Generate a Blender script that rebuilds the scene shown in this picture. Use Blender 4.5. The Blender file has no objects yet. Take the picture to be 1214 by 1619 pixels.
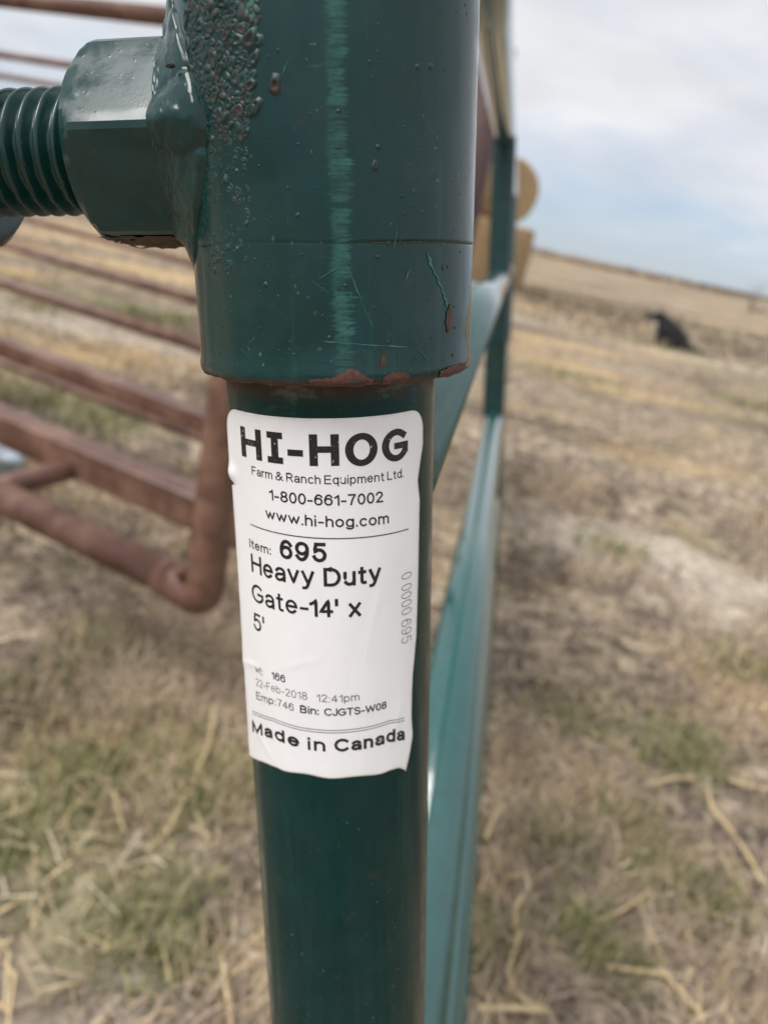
import bpy, bmesh, math, random
import numpy as np
from mathutils import Vector, Matrix

rng = np.random.default_rng(7)
random.seed(7)
S = bpy.context.scene
COL = S.collection

# ------------------------------------------------------------------ camera
CAM_H = 1.20
PITCH, ROLL = math.radians(20.5), math.radians(12.0)
_f = np.array([0, math.cos(PITCH), -math.sin(PITCH)])
_r0 = np.array([1.0, 0, 0])
_u0 = np.array([0, math.sin(PITCH), math.cos(PITCH)])
CAM_R = math.cos(ROLL) * _r0 + math.sin(ROLL) * _u0
CAM_U = -math.sin(ROLL) * _r0 + math.cos(ROLL) * _u0
CAM_B = -_f
CAM_P = np.array([0, 0, CAM_H])
cam_data = bpy.data.cameras.new("camera")
cam = bpy.data.objects.new("camera", cam_data)
COL.objects.link(cam)
cam.matrix_world = Matrix([[CAM_R[i], CAM_U[i], CAM_B[i], CAM_P[i]] for i in range(3)] + [[0, 0, 0, 1]])
cam_data.sensor_fit = 'VERTICAL'
cam_data.sensor_height = 36.0
cam_data.sensor_width = 27.0
cam_data.lens = 27.04
cam_data.clip_start = 0.01
cam_data.clip_end = 3000
cam_data.dof.use_dof = True
cam_data.dof.focus_distance = 0.197
cam_data.dof.aperture_fstop = 10.2
S.camera = cam

# ------------------------------------------------------------------ sky, sun, exposure
SUN_EL, SUN_AZ = math.radians(56), math.radians(234)     # azimuth from +Y towards +X: behind the camera, to the left
world = bpy.data.worlds.new("World")
S.world = world
world.use_nodes = True
wn, wl = world.node_tree.nodes, world.node_tree.links
wn.clear()
w_out = wn.new("ShaderNodeOutputWorld")
w_bg = wn.new("ShaderNodeBackground")
w_bg.inputs[1].default_value = 0.1
sky = wn.new("ShaderNodeTexSky")
sky.sky_type = 'NISHITA'
sky.sun_disc = False
sky.sun_elevation = SUN_EL
sky.sun_rotation = SUN_AZ
sky.dust_density = 0.4
sky.ozone_density = 2.0
tc = wn.new("ShaderNodeTexCoord")
sep = wn.new("ShaderNodeSeparateXYZ")
wl.new(tc.outputs["Generated"], sep.inputs[0])


def wmath(op, a, b=None, clamp=False):
    n = wn.new("ShaderNodeMath")
    n.operation = op
    n.use_clamp = clamp
    for k, v in enumerate((a, b)):
        if v is None:
            continue
        if isinstance(v, (int, float)):
            n.inputs[k].default_value = v
        else:
            wl.new(v, n.inputs[k])
    return n.outputs[0]


den = wmath('ADD', wmath('MAXIMUM', sep.outputs[2], 0.0), 0.22)
comb = wn.new("ShaderNodeCombineXYZ")
wl.new(wmath('DIVIDE', sep.outputs[0], den), comb.inputs[0])
wl.new(wmath('DIVIDE', sep.outputs[1], den), comb.inputs[1])
cn = wn.new("ShaderNodeTexNoise")
cn.inputs["Scale"].default_value = 1.15
cn.inputs["Detail"].default_value = 7
cn.inputs["Roughness"].default_value = 0.55
cn.inputs["Distortion"].default_value = 0.35
wl.new(comb.outputs[0], cn.inputs["Vector"])
cn2 = wn.new("ShaderNodeTexNoise")
cn2.inputs["Scale"].default_value = 2.1
cn2.inputs["Detail"].default_value = 5
wl.new(comb.outputs[0], cn2.inputs["Vector"])
# cloud cover: thick overhead, breaking up into blue low over the horizon
cover = wmath('ADD', wmath('MULTIPLY', sep.outputs[2], 8.0), -0.22)
cover = wmath('MINIMUM', cover, 1.0)
mask = wmath('ADD', wmath('MULTIPLY', wmath('SUBTRACT', cn.outputs[0], 0.5), 2.0), cover, clamp=True)
shade = wn.new("ShaderNodeMapRange")
shade.inputs[1].default_value = 0.3
shade.inputs[2].default_value = 0.7
shade.inputs[3].default_value = 5.1
shade.inputs[4].default_value = 6.3
wl.new(cn2.outputs[0], shade.inputs[0])
ccol = wn.new("ShaderNodeVectorMath")
ccol.operation = 'SCALE'
ccol.inputs[0].default_value = (0.975, 0.99, 1.03)
wl.new(shade.outputs[0], ccol.inputs["Scale"])
wmix = wn.new("ShaderNodeMix")
wmix.data_type = 'RGBA'
wl.new(mask, wmix.inputs[0])
skymul = wn.new("ShaderNodeVectorMath")
skymul.operation = 'MULTIPLY'
skymul.inputs[1].default_value = (0.28, 0.29, 0.31)
wl.new(sky.outputs[0], skymul.inputs[0])
skyadd = wn.new("ShaderNodeVectorMath")
skyadd.operation = 'ADD'
skyadd.inputs[1].default_value = (2.05, 2.5, 3.25)        # thin high haze in front of the blue
wl.new(skymul.outputs[0], skyadd.inputs[0])
wl.new(skyadd.outputs[0], wmix.inputs[6])
wl.new(ccol.outputs[0], wmix.inputs[7])
wl.new(wmix.outputs[2], w_bg.inputs[0])
wl.new(w_bg.outputs[0], w_out.inputs[0])

sun_data = bpy.data.lights.new("sun", 'SUN')
sun_data.energy = 2.3
sun_data.angle = math.radians(36)
sun_data.color = (1.0, 0.975, 0.94)
sun = bpy.data.objects.new("sun", sun_data)
COL.objects.link(sun)
_sd = Vector((math.sin(SUN_AZ) * math.cos(SUN_EL), math.cos(SUN_AZ) * math.cos(SUN_EL), math.sin(SUN_EL)))
sun.rotation_euler = _sd.to_track_quat('Z', 'Y').to_euler()
sun.location = (3, -4, 8)
S.view_settings.view_transform = 'Standard'
S.view_settings.look = 'None'
S.view_settings.exposure = 0.55
S.view_settings.gamma = 1.0
S.view_settings.use_curve_mapping = False


# ------------------------------------------------------------------ helpers
def link(o, parent=None):
    COL.objects.link(o)
    if parent is not None:
        o.parent = parent
    return o


def mesh_obj(name, verts, faces, mat, parent=None, smooth=True, cols=None):
    me = bpy.data.meshes.new(name)
    me.from_pydata([tuple(v) for v in verts], [], [tuple(f) for f in faces])
    if smooth:
        me.polygons.foreach_set("use_smooth", [True] * len(me.polygons))
    if cols is not None:
        ca = me.color_attributes.new("Col", 'FLOAT_COLOR', 'POINT')
        c = np.ones((len(verts), 4), dtype=np.float32)
        c[:, :3] = cols
        ca.data.foreach_set("color", c.ravel())
    me.materials.append(mat)
    me.update()
    return link(bpy.data.objects.new(name, me), parent)


def np_mesh(name, verts, quads, mat, cols=None, smooth=False, parent=None):
    """fast mesh from numpy arrays; quads is (n,4) or (n,3)"""
    me = bpy.data.meshes.new(name)
    nv, nf, k = len(verts), len(quads), quads.shape[1]
    me.vertices.add(nv)
    me.vertices.foreach_set("co", np.asarray(verts, dtype=np.float32).ravel())
    me.loops.add(nf * k)
    me.loops.foreach_set("vertex_index", np.asarray(quads, dtype=np.int32).ravel())
    me.polygons.add(nf)
    me.polygons.foreach_set("loop_start", np.arange(0, nf * k, k, dtype=np.int32))
    if smooth:
        me.polygons.foreach_set("use_smooth", np.ones(nf, dtype=bool))
    if cols is not None:
        ca = me.color_attributes.new("Col", 'FLOAT_COLOR', 'POINT')
        c = np.ones((nv, 4), dtype=np.float32)
        c[:, :3] = cols
        ca.data.foreach_set("color", c.ravel())
    me.materials.append(mat)
    me.update(calc_edges=True)
    me.validate()
    return link(bpy.data.objects.new(name, me), parent)


def tag(o, label=None, cat=None, group=None, kind=None):
    if label:
        o["label"] = label
    if cat:
        o["category"] = cat
    if group:
        o["group"] = group
    if kind:
        o["kind"] = kind
    return o


def empty(name, loc=(0, 0, 0)):
    o = bpy.data.objects.new(name, None)
    o.location = loc
    o.empty_display_size = 0.05
    return link(o)


def tube_mesh(pts, radii, seg=20, cap=True):
    """tube through a list of points"""
    pts = [Vector(p) for p in pts]
    if isinstance(radii, (int, float)):
        radii = [radii] * len(pts)
    V, F = [], []
    prev = None
    for i, p in enumerate(pts):
        if i == 0:
            t = pts[1] - pts[0]
        elif i == len(pts) - 1:
            t = pts[-1] - pts[-2]
        else:
            t = (pts[i + 1] - pts[i]).normalized() + (pts[i] - pts[i - 1]).normalized()
        t.normalize()
        if prev is None:
            a = Vector((0, 0, 1)) if abs(t.z) < 0.9 else Vector((1, 0, 0))
            u = t.cross(a).normalized()
        else:
            u = (prev - t * prev.dot(t)).normalized()
        prev = u
        w = t.cross(u)
        for k in range(seg):
            an = 2 * math.pi * k / seg
            V.append(p + (u * math.cos(an) + w * math.sin(an)) * radii[i])
        if i:
            b0, b1 = (i - 1) * seg, i * seg
            for k in range(seg):
                F.append((b0 + k, b0 + (k + 1) % seg, b1 + (k + 1) % seg, b1 + k))
    if cap:
        F.append(tuple(range(seg - 1, -1, -1)))
        F.append(tuple(range((len(pts) - 1) * seg, len(pts) * seg)))
    return V, F


def lathe(profile, seg=96, close=False):
    """profile list of (r,z) revolved round Z"""
    V, F = [], []
    for (r, z) in profile:
        for k in range(seg):
            a = 2 * math.pi * k / seg
            V.append((r * math.cos(a), r * math.sin(a), z))
    n = len(profile)
    for i in range(n - 1 if not close else n):
        b0, b1 = i * seg, ((i + 1) % n) * seg
        for k in range(seg):
            F.append((b0 + k, b0 + (k + 1) % seg, b1 + (k + 1) % seg, b1 + k))
    return V, F


def vnoise(x, y, seed=0):
    """smooth value noise in 0..1, numpy"""
    xi, yi = np.floor(x).astype(np.int64), np.floor(y).astype(np.int64)
    fx, fy = x - xi, y - yi
    fx, fy = fx * fx * (3 - 2 * fx), fy * fy * (3 - 2 * fy)

    def h(a, b):
        v = (a * 374761393 + b * 668265263 + seed * 1442695) & 0x7fffffff
        v = ((v ^ (v >> 13)) * 1274126177) & 0x7fffffff
        v = v ^ (v >> 16)
        return (v % 100003) / 100003.0
    return (h(xi, yi) * (1 - fx) + h(xi + 1, yi) * fx) * (1 - fy) + (h(xi, yi + 1) * (1 - fx) + h(xi + 1, yi + 1) * fx) * fy


# ------------------------------------------------------------------ materials
def new_mat(name):
    m = bpy.data.materials.new(name)
    m.use_nodes = True
    n = m.node_tree.nodes
    return m, n, m.node_tree.links, n["Principled BSDF"]


def noise(n, l, vec, scale, detail=4, rough=0.55, dist=0.0):
    t = n.new("ShaderNodeTexNoise")
    t.inputs["Scale"].default_value = scale
    t.inputs["Detail"].default_value = detail
    t.inputs["Roughness"].default_value = rough
    t.inputs["Distortion"].default_value = dist
    if vec is not None:
        l.new(vec, t.inputs["Vector"])
    return t.outputs[0]


def ramp(n, l, fac, a, b, c0=0.0, c1=1.0):
    r = n.new("ShaderNodeMapRange")
    r.interpolation_type = 'SMOOTHSTEP'
    r.inputs[1].default_value = a
    r.inputs[2].default_value = b
    r.inputs[3].default_value = c0
    r.inputs[4].default_value = c1
    l.new(fac, r.inputs[0])
    return r.outputs[0]


def mth(n, l, op, a, b=None, clamp=False):
    m = n.new("ShaderNodeMath")
    m.operation = op
    m.use_clamp = clamp
    for k, v in enumerate((a, b)):
        if v is None:
            continue
        if isinstance(v, (int, float)):
            m.inputs[k].default_value = v
        else:
            l.new(v, m.inputs[k])
    return m.outputs[0]


def mix(n, l, fac, a, b):
    m = n.new("ShaderNodeMix")
    m.data_type = 'RGBA'
    for idx, v in ((0, fac), (6, a), (7, b)):
        if isinstance(v, (int, float)):
            m.inputs[idx].default_value = v
        elif isinstance(v, tuple):
            m.inputs[idx].default_value = (*v, 1)
        else:
            l.new(v, m.inputs[idx])
    return m.outputs[2]


def mapping(n, l, vec, scale):
    m = n.new("ShaderNodeMapping")
    m.inputs["Scale"].default_value = scale
    l.new(vec, m.inputs[0])
    return m.outputs[0]


def bump(n, l, height, strength, dist, bsdf):
    b = n.new("ShaderNodeBump")
    b.inputs["Strength"].default_value = strength
    b.inputs["Distance"].default_value = dist
    l.new(height, b.inputs["Height"])
    l.new(b.outputs[0], bsdf.inputs["Normal"])


GREEN = (0.0003, 0.0255, 0.0248)
TEAL = (0.045, 0.20, 0.165)
RUST = (0.065, 0.030, 0.023)


def paint_mat(name, base=None, scuff=None, rust_band=None, dusty=0.25, rough=0.2, spatter=False, spec=0.5, bmp=0.35, ior=1.5, coat=0.0, lip=False):
    m, n, l, b = new_mat(name)
    t = n.new("ShaderNodeTexCoord")
    oc = t.outputs["Object"]
    s = n.new("ShaderNodeSeparateXYZ")
    l.new(oc, s.inputs[0])
    big = noise(n, l, oc, 55, 5)
    fine = noise(n, l, oc, 900, 4)
    spk = noise(n, l, oc, 420, 2)
    col = mix(n, l, ramp(n, l, big, 0.35, 0.7), base or GREEN, tuple(1.2 * v for v in (base or GREEN)))
    # dust film, patchy
    dust = mth(n, l, 'MULTIPLY', ramp(n, l, noise(n, l, oc, 38, 7, 0.65), 0.48, 0.78), dusty)
    col = mix(n, l, dust, col, (0.075, 0.105, 0.10))
    rgh = mth(n, l, 'ADD', ramp(n, l, noise(n, l, oc, 130, 6), 0.3, 0.75, rough - 0.06, rough + 0.16), mth(n, l, 'MULTIPLY', dust, 0.6))
    # chalky grey bloom in broad uneven patches
    bloom = mth(n, l, 'MULTIPLY', ramp(n, l, noise(n, l, oc, 24, 6, 0.6, 0.6), 0.42, 0.68), min(0.42, dusty * 2.0))
    col = mix(n, l, bloom, col, (0.022, 0.068, 0.070))
    rgh = mth(n, l, 'ADD', rgh, mth(n, l, 'MULTIPLY', bloom, 0.25))
    # thin runs and streaks down the paint
    run = mth(n, l, 'MULTIPLY', ramp(n, l, noise(n, l, mapping(n, l, oc, (210, 210, 9)), 1, 5, 0.6), 0.58, 0.70), 0.22)
    col = mix(n, l, run, col, (0.02, 0.075, 0.07))
    # tiny pale specks
    sp = ramp(n, l, noise(n, l, oc, 640, 1), 0.735, 0.76)
    col = mix(n, l, mth(n, l, 'MULTIPLY', sp, ramp(n, l, noise(n, l, oc, 30, 3), 0.42, 0.66, 0, 0.4)), col, (0.22, 0.25, 0.23))
    # thin brownish grime
    grime = mth(n, l, 'MULTIPLY', ramp(n, l, noise(n, l, oc, 90, 6, 0.7), 0.6, 0.72), 0.35)
    col = mix(n, l, grime, col, (0.06, 0.045, 0.03))
    height = mth(n, l, 'ADD', mth(n, l, 'MULTIPLY', fine, 0.25), ramp(n, l, spk, 0.66, 0.78))
    if scuff:
        ang0, half, zlo = scuff
        ang = mth(n, l, 'ARCTAN2', s.outputs[1], mth(n, l, 'MULTIPLY', s.outputs[0], -1.0))
        wob = mth(n, l, 'MULTIPLY', mth(n, l, 'SUBTRACT', noise(n, l, mapping(n, l, oc, (1, 1, 1)), 70, 3), 0.5), 0.16)
        hatch = noise(n, l, mapping(n, l, oc, (60, 60, 1500)), 1.0, 4, 0.7)
        hat2 = noise(n, l, mapping(n, l, oc, (90, 90, 330)), 1.0, 5, 0.7)
        edge = mth(n, l, 'ADD', mth(n, l, 'ADD', ang, -ang0), mth(n, l, 'ADD', wob, mth(n, l, 'MULTIPLY', mth(n, l, 'ADD', mth(n, l, 'SUBTRACT', hatch, 0.5), mth(n, l, 'MULTIPLY', mth(n, l, 'SUBTRACT', hat2, 0.5), 0.6)), 0.16)))
        da = mth(n, l, 'ABSOLUTE', edge)
        band = ramp(n, l, da, half * 0.55, half * 1.3, 1.0, 0.0)
        tex = mth(n, l, 'ADD', ramp(n, l, hatch, 0.30, 0.70, 0.2, 0.8), ramp(n, l, hat2, 0.35, 0.65, -0.4, 0.35), clamp=True)
        sm = mth(n, l, 'MULTIPLY', band, tex)
        col = mix(n, l, sm, col, (0.028, 0.115, 0.102))
        rgh = mth(n, l, 'ADD', rgh, mth(n, l, 'MULTIPLY', sm, 0.3))
        # lighter fine slanted scratches straying from the band
        sl = noise(n, l, mapping(n, l, oc, (300, 120, 900)), 1.0, 3, 0.6, 0.5)
        stray = mth(n, l, 'MULTIPLY', ramp(n, l, sl, 0.66, 0.72), ramp(n, l, da, half, half * 3.2, 0.5, 0.0))
        col = mix(n, l, stray, col, (0.05, 0.19, 0.16))
    if rust_band:
        z0, z1 = rust_band
        f = ramp(n, l, mth(n, l, 'ADD', s.outputs[2], mth(n, l, 'MULTIPLY', mth(n, l, 'SUBTRACT', noise(n, l, oc, 160, 5, 0.65), 0.5), 0.010)), z0, z1)
        col = mix(n, l, mth(n, l, 'MULTIPLY', f, 0.85), col, (0.07, 0.028, 0.014))
        rgh = mth(n, l, 'ADD', rgh, mth(n, l, 'MULTIPLY', f, 0.4))
        # pale smears wiped under the collar
        f2 = mth(n, l, 'MULTIPLY', ramp(n, l, s.outputs[2], z0 - 0.012, z0), ramp(n, l, noise(n, l, mapping(n, l, oc, (60, 60, 160)), 1, 6, 0.7), 0.52, 0.72, 0, 0.30))
        col = mix(n, l, f2, col, (0.25, 0.30, 0.28))
    if lip:
        f = ramp(n, l, mth(n, l, 'ADD', s.outputs[2], mth(n, l, 'MULTIPLY', mth(n, l, 'SUBTRACT', noise(n, l, oc, 300, 5, 0.7), 0.5), 0.0030)), -0.0285, -0.0298)
        col = mix(n, l, f, col, (0.060, 0.026, 0.018))
        rgh = mth(n, l, 'ADD', rgh, mth(n, l, 'MULTIPLY', f, 0.45))
    if spatter:
        ca = n.new("ShaderNodeVertexColor")
        ca.layer_name = "Col"
        sc = n.new("ShaderNodeSeparateColor")
        l.new(ca.outputs[0], sc.inputs[0])
        col = mix(n, l, sc.outputs[0], col, RUST)
        rgh = mth(n, l, 'ADD', rgh, mth(n, l, 'MULTIPLY', sc.outputs[0], 0.4))
    l.new(col, b.inputs["Base Color"])
    l.new(rgh, b.inputs["Roughness"])
    b.inputs["Specular IOR Level"].default_value = spec
    b.inputs["IOR"].default_value = ior
    if coat:
        b.inputs["Coat Weight"].default_value = coat
        b.inputs["Coat IOR"].default_value = 1.65
        b.inputs["Coat Roughness"].default_value = 0.03
    bump(n, l, height, bmp, 0.00012, b)
    return m


def simple_mat(name, base, var, scale, rough=0.7, bmp=0.3, bdist=0.002, metallic=0.0, detail=6):
    m, n, l, b = new_mat(name)
    t = n.new("ShaderNodeTexCoord")
    f = noise(n, l, t.outputs["Object"], scale, detail, 0.65)
    l.new(mix(n, l, ramp(n, l, f, 0.3, 0.7), base, var), b.inputs["Base Color"])
    b.inputs["Roughness"].default_value = rough
    b.inputs["Metallic"].default_value = metallic
    bump(n, l, f, bmp, bdist, b)
    return m


def attr_mat(name, rough=0.75, trans=0.0):
    m, n, l, b = new_mat(name)
    ca = n.new("ShaderNodeVertexColor")
    ca.layer_name = "Col"
    l.new(ca.outputs[0], b.inputs["Base Color"])
    b.inputs["Roughness"].default_value = rough
    b.inputs["Specular IOR Level"].default_value = 0.25
    return m


def rust_mat(name):
    m, n, l, b = new_mat(name)
    t = n.new("ShaderNodeTexCoord")
    oc = t.outputs["Object"]
    a = noise(n, l, oc, 9, 7, 0.65)
    c = noise(n, l, oc, 60, 5, 0.6)
    col = mix(n, l, ramp(n, l, a, 0.42, 0.60), (0.120, 0.058, 0.041), (0.205, 0.112, 0.078))
    col = mix(n, l, ramp(n, l, noise(n, l, mapping(n, l, oc, (5, 5, 14)), 1, 6, 0.7), 0.52, 0.66, 0, 0.75), col, (0.075, 0.036, 0.028))
    col = mix(n, l, ramp(n, l, noise(n, l, oc, 22, 4), 0.6, 0.8, 0, 0.4), col, (0.25, 0.14, 0.095))
    l.new(col, b.inputs["Base Color"])
    b.inputs["Roughness"].default_value = 0.40
    bump(n, l, c, 0.3, 0.001, b)
    return m


def label_mat():
    m, n, l, b = new_mat("sticker_paper")
    t = n.new("ShaderNodeTexCoord")
    oc = t.outputs["Object"]
    f = noise(n, l, oc, 30, 6, 0.6)
    g = noise(n, l, oc, 700, 3, 0.6)
    col = mix(n, l, ramp(n, l, f, 0.35, 0.75), (0.86, 0.865, 0.885), (0.81, 0.815, 0.835))
    col = mix(n, l, ramp(n, l, g, 0.68, 0.8, 0, 0.2), col, (0.5, 0.49, 0.47))
    ca = n.new("ShaderNodeVertexColor")
    ca.layer_name = "Col"
    scl = n.new("ShaderNodeSeparateColor")
    l.new(ca.outputs[0], scl.inputs[0])
    gr = mth(n, l, 'MULTIPLY', scl.outputs[0], ramp(n, l, noise(n, l, oc, 210, 5, 0.7), 0.35, 0.65, 0.1, 0.8))
    col = mix(n, l, gr, col, (0.44, 0.41, 0.36))
    col = mix(n, l, ramp(n, l, noise(n, l, mapping(n, l, oc, (40, 40, 25)), 1, 7, 0.7), 0.60, 0.74, 0, 0.22), col, (0.56, 0.53, 0.48))
    l.new(col, b.inputs["Base Color"])
    b.inputs["Roughness"].default_value = 0.42
    h = mth(n, l, 'ADD', mth(n, l, 'MULTIPLY', noise(n, l, mapping(n, l, oc, (260, 260, 60)), 1, 5, 0.6), 1.0), mth(n, l, 'MULTIPLY', g, 0.08))
    bump(n, l, h, 0.30, 0.0006, b)
    return m


def ink_mat(name, base, worn):
    m, n, l, b = new_mat(name)
    t = n.new("ShaderNodeTexCoord")
    oc = t.outputs["Object"]
    w = ramp(n, l, noise(n, l, oc, 1500, 3, 0.7), 0.69 - worn, 0.73 - worn)
    w2 = mth(n, l, 'MULTIPLY', ramp(n, l, noise(n, l, oc, 240, 3, 0.7), 0.66 - worn * 0.5, 0.76 - worn * 0.5), 0.8)
    l.new(mix(n, l, mth(n, l, 'MAXIMUM', w, w2), base, (0.72, 0.725, 0.74)), b.inputs["Base Color"])
    b.inputs["Roughness"].default_value = 0.5
    return m


M_GREEN = paint_mat("green_paint", dusty=0.16, rough=0.15)
M_RAIL = paint_mat("green_paint_rail", base=(0.006, 0.078, 0.073), dusty=0.06, rough=0.13, bmp=0.02, ior=1.6, coat=0.8)
M_POST = paint_mat("green_paint_post", rust_band=(-0.0375, -0.030), dusty=0.07, rough=0.13, spec=0.2)
M_SLEEVE = paint_mat("green_paint_collar", scuff=(-0.268, 0.058, 0), dusty=0.14, rough=0.11, spec=0.4, lip=True)
M_SPAT = paint_mat("green_paint_spatter", dusty=0.45, spatter=True, rough=0.42)
M_CHIP = simple_mat("chipped_rust", (0.115, 0.048, 0.033), (0.048, 0.023, 0.018), 420, 0.75, 0.6, 0.0003)
M_TEAL = simple_mat("scratched_teal_paint", (0.018, 0.10, 0.08), (0.035, 0.16, 0.125), 300, 0.55, 0.2, 0.0002)
M_SEAM = simple_mat("seam_rust", (0.02, 0.03, 0.028), (0.07, 0.035, 0.025), 300, 0.8, 0.2, 0.0002)
M_LABEL = label_mat()
M_INK = ink_mat("black_ink", (0.008, 0.008, 0.009), 0.0)
M_INKW = ink_mat("worn_black_ink", (0.008, 0.008, 0.009), 0.035)
M_GREY = ink_mat("faded_ink", (0.045, 0.045, 0.05), -0.02)
M_RUST = rust_mat("rusty_pipe")
M_STRAW = simple_mat("straw_stalk", (0.56, 0.41, 0.21), (0.66, 0.53, 0.32), 40, 0.6, 0.2, 0.001)

# ------------------------------------------------------------------ gate frame (the gate leans over)
UP_C = np.array([-0.00492944, 0.94891796, 0.31548441])
_d = np.array([(821 - 607) / 1216, -(381 - 809.5) / 1216, -1.0])
_d /= np.linalg.norm(_d)
_d -= UP_C * (_d @ UP_C)
_d /= np.linalg.norm(_d)
_n = np.cross(UP_C, _d)
CW = np.stack([CAM_R, CAM_U, CAM_B], axis=1)
GD, GN, GU = CW @ _d, CW @ _n, CW @ UP_C
AX = np.array([0.2204, 0.0524])          # post axis, as seen from the camera, along GD and GN
ZC = 1.245                               # camera height above the foot of the post, along the post
g_origin = CAM_P + GD * AX[0] + GN * AX[1] - GU * ZC
gate = bpy.data.objects.new("farm_gate", None)
link(gate)
gate.matrix_world = Matrix([[GD[i], GN[i], GU[i], g_origin[i]] for i in range(3)] + [[0, 0, 0, 1]])
tag(gate, "dark green pipe gate with threaded hinge bolt and white printed sticker on its end post", "gate")
S["gate_foot"] = [float(v) for v in g_origin]
PR = 0.03015                             # post radius
SR, SY = 0.0382, -0.0017                 # hinge collar radius and its slack on the post


def at_eye(o):
    """parts of the gate are modelled with z = 0 at eye level"""
    o.location = (0, 0, ZC)
    return o


# post
V, F = lathe([(0.0, -ZC), (PR, -ZC), (PR, -0.6), (PR, -0.3), (PR, -0.15), (PR, -0.04), (PR, 0.0), (PR, 0.33), (PR - 0.002, 0.335), (0.0, 0.335)], 160)
post = at_eye(mesh_obj("post", V, F, M_POST, gate))

# hinge collar: pipe sleeve with a seam and a rolled lower lip
prof = [(PR + 0.0016, -0.0285), (SR - 0.0012, -0.0303), (SR - 0.0002, -0.0298), (SR + 0.00035, -0.0288), (SR + 0.0004, -0.0272),
        (SR + 0.0001, -0.0258), (SR, -0.020), (SR, 0.0022), (SR, 0.0029), (SR - 0.00012, 0.0031), (SR + 0.00004, 0.0033), (SR + 0.00008, 0.0040),
        (SR + 0.0001, 0.03), (SR + 0.0001, 0.06), (SR + 0.0001, 0.11), (SR - 0.001, 0.112), (PR + 0.0016, 0.112)]
V, F = lathe(prof, 200)
# uneven rim and hand-hammered roundness
V2 = []


def a_left(a):
    """the seam is filled with paint on the nut's side"""
    th = math.atan2(math.sin(a), -math.cos(a))
    return th > -0.35


for (x, y, z) in V:
    a = math.atan2(y, x)
    k = 1 + 0.0025 * math.sin(3 * a + z * 40) * (1 if z < 0.1 else 0)
    dz = 0.00035 * math.sin(9 * a + 1.3) * math.sin(23 * a) if z < -0.025 else 0.00015 * math.sin(5 * a) if z < 0.005 else 0
    if abs(z - 0.0031) < 0.00012 and a_left(a):
        k += 0.0026
    V2.append((x * k, y * k, z + dz))
collar = at_eye(mesh_obj("hinge_collar", V2, F, M_SLEEVE, gate))
collar.location = (0, SY, ZC)


def on_collar(th, z, off=0.0):
    """th: angle round the collar from its camera-side point (local -X), positive towards local +Y"""
    r = SR + 0.0001 + off
    return Vector((-r * math.cos(th), r * math.sin(th), z))


# dark seam line, worn through to rust on the right
def seam(t0, t1, n=60):
    V, F = [], []
    for i in range(n + 1):
        th = t0 + (t1 - t0) * i / n
        w = 0.00016 * (0.6 + 0.7 * random.random())
        V += [on_collar(th, 0.0031 + w + 0.00012 * math.sin(5 * th), 0.00004), on_collar(th, 0.0031 - w + 0.00012 * math.sin(5 * th), 0.00004)]
        if i:
            F.append((2 * i - 2, 2 * i - 1, 2 * i + 1, 2 * i))
    return V, F


V, F = seam(-0.44, -1.5)
mesh_obj("seam_line", V, F, M_SEAM, collar)


# chips of lost paint showing rust: jagged flakes
def chip(name, c_th, c_z, w, h, n=22, seed=0, mat=None, flat_bottom=False):
    r = random.Random(seed)
    ring = []
    for i in range(n):
        a = 2 * math.pi * i / n
        k = 0.62 + 0.55 * r.random()
        sx, sz = math.cos(a), math.sin(a)
        m = max(abs(sx), abs(sz)) ** 0.6
        x, z = sx / m * w / 2 * k, sz / m * h / 2 * k
        if flat_bottom and sz < -0.2:
            z, x = -h / 2, sx / m * w / 2
        ring.append((x, z))
    V = []
    for rr in (1.0, 0.55):
        for (x, z) in ring:
            V.append(on_collar(c_th + x * rr / SR, c_z + z * rr, 0.00008))
    V.append(on_collar(c_th, c_z, 0.00008))
    F = []
    for i in range(n):
        j = (i + 1) % n
        F.append((i, j, n + j, n + i))
        F.append((n + i, n + j, 2 * n))
    return mesh_obj(name, V, F, mat or M_CHIP, collar, smooth=False)


# lip chips sit a little further out, on the rolled lip
def lip_chip(t0, t1, tops, seed):
    r = random.Random(seed)
    n = 26
    V, F = [], []
    rows = 5
    for i in range(n + 1):
        u = i / n
        th = t0 + (t1 - t0) * u
        k = u * (len(tops) - 1)
        a = int(min(k, len(tops) - 2))
        top = tops[a] + (tops[a + 1] - tops[a]) * (k - a) + 0.00035 * (r.random() - 0.5)
        for j in range(rows):
            v = j / (rows - 1)
            z = -0.0301 + (top + 0.0301) * v
            # follow the lip's profile
            rr = np.interp(z, [-0.0303, -0.0298, -0.0288, -0.0272, -0.0258, -0.02], [SR - 0.0012, SR - 0.0002, SR + 0.00035, SR + 0.0004, SR + 0.0001, SR])
            rr *= 1 + 0.0025 * abs(math.sin(3 * (math.pi - th) + z * 40))
            rr += 0.00012
            V.append((-rr * math.cos(th), rr * math.sin(th), z))
    for i in range(n):
        for j in range(rows - 1):
            b = i * rows + j
            F.append((b, b + rows, b + rows + 1, b + 1))
    return mesh_obj("paint_chip", V, F, M_CHIP, collar, smooth=False)


lip_chip(-0.05, -0.455, [-0.0283, -0.0281, -0.0280, -0.0279, -0.0268, -0.0258, -0.0262, -0.0277, -0.0285], 3)
lip_chip(-0.52, -0.715, [-0.0285, -0.0272, -0.0270, -0.0271, -0.0281], 5)
lip_chip(-0.98, -1.38, [-0.0282, -0.0273, -0.0272, -0.0278], 8)
chip("paint_chip", -1.08, -0.0152, 0.0030, 0.0066, seed=4)
chip("paint_chip", -0.528, -0.0243, 0.0016, 0.0034, seed=9)


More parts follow.
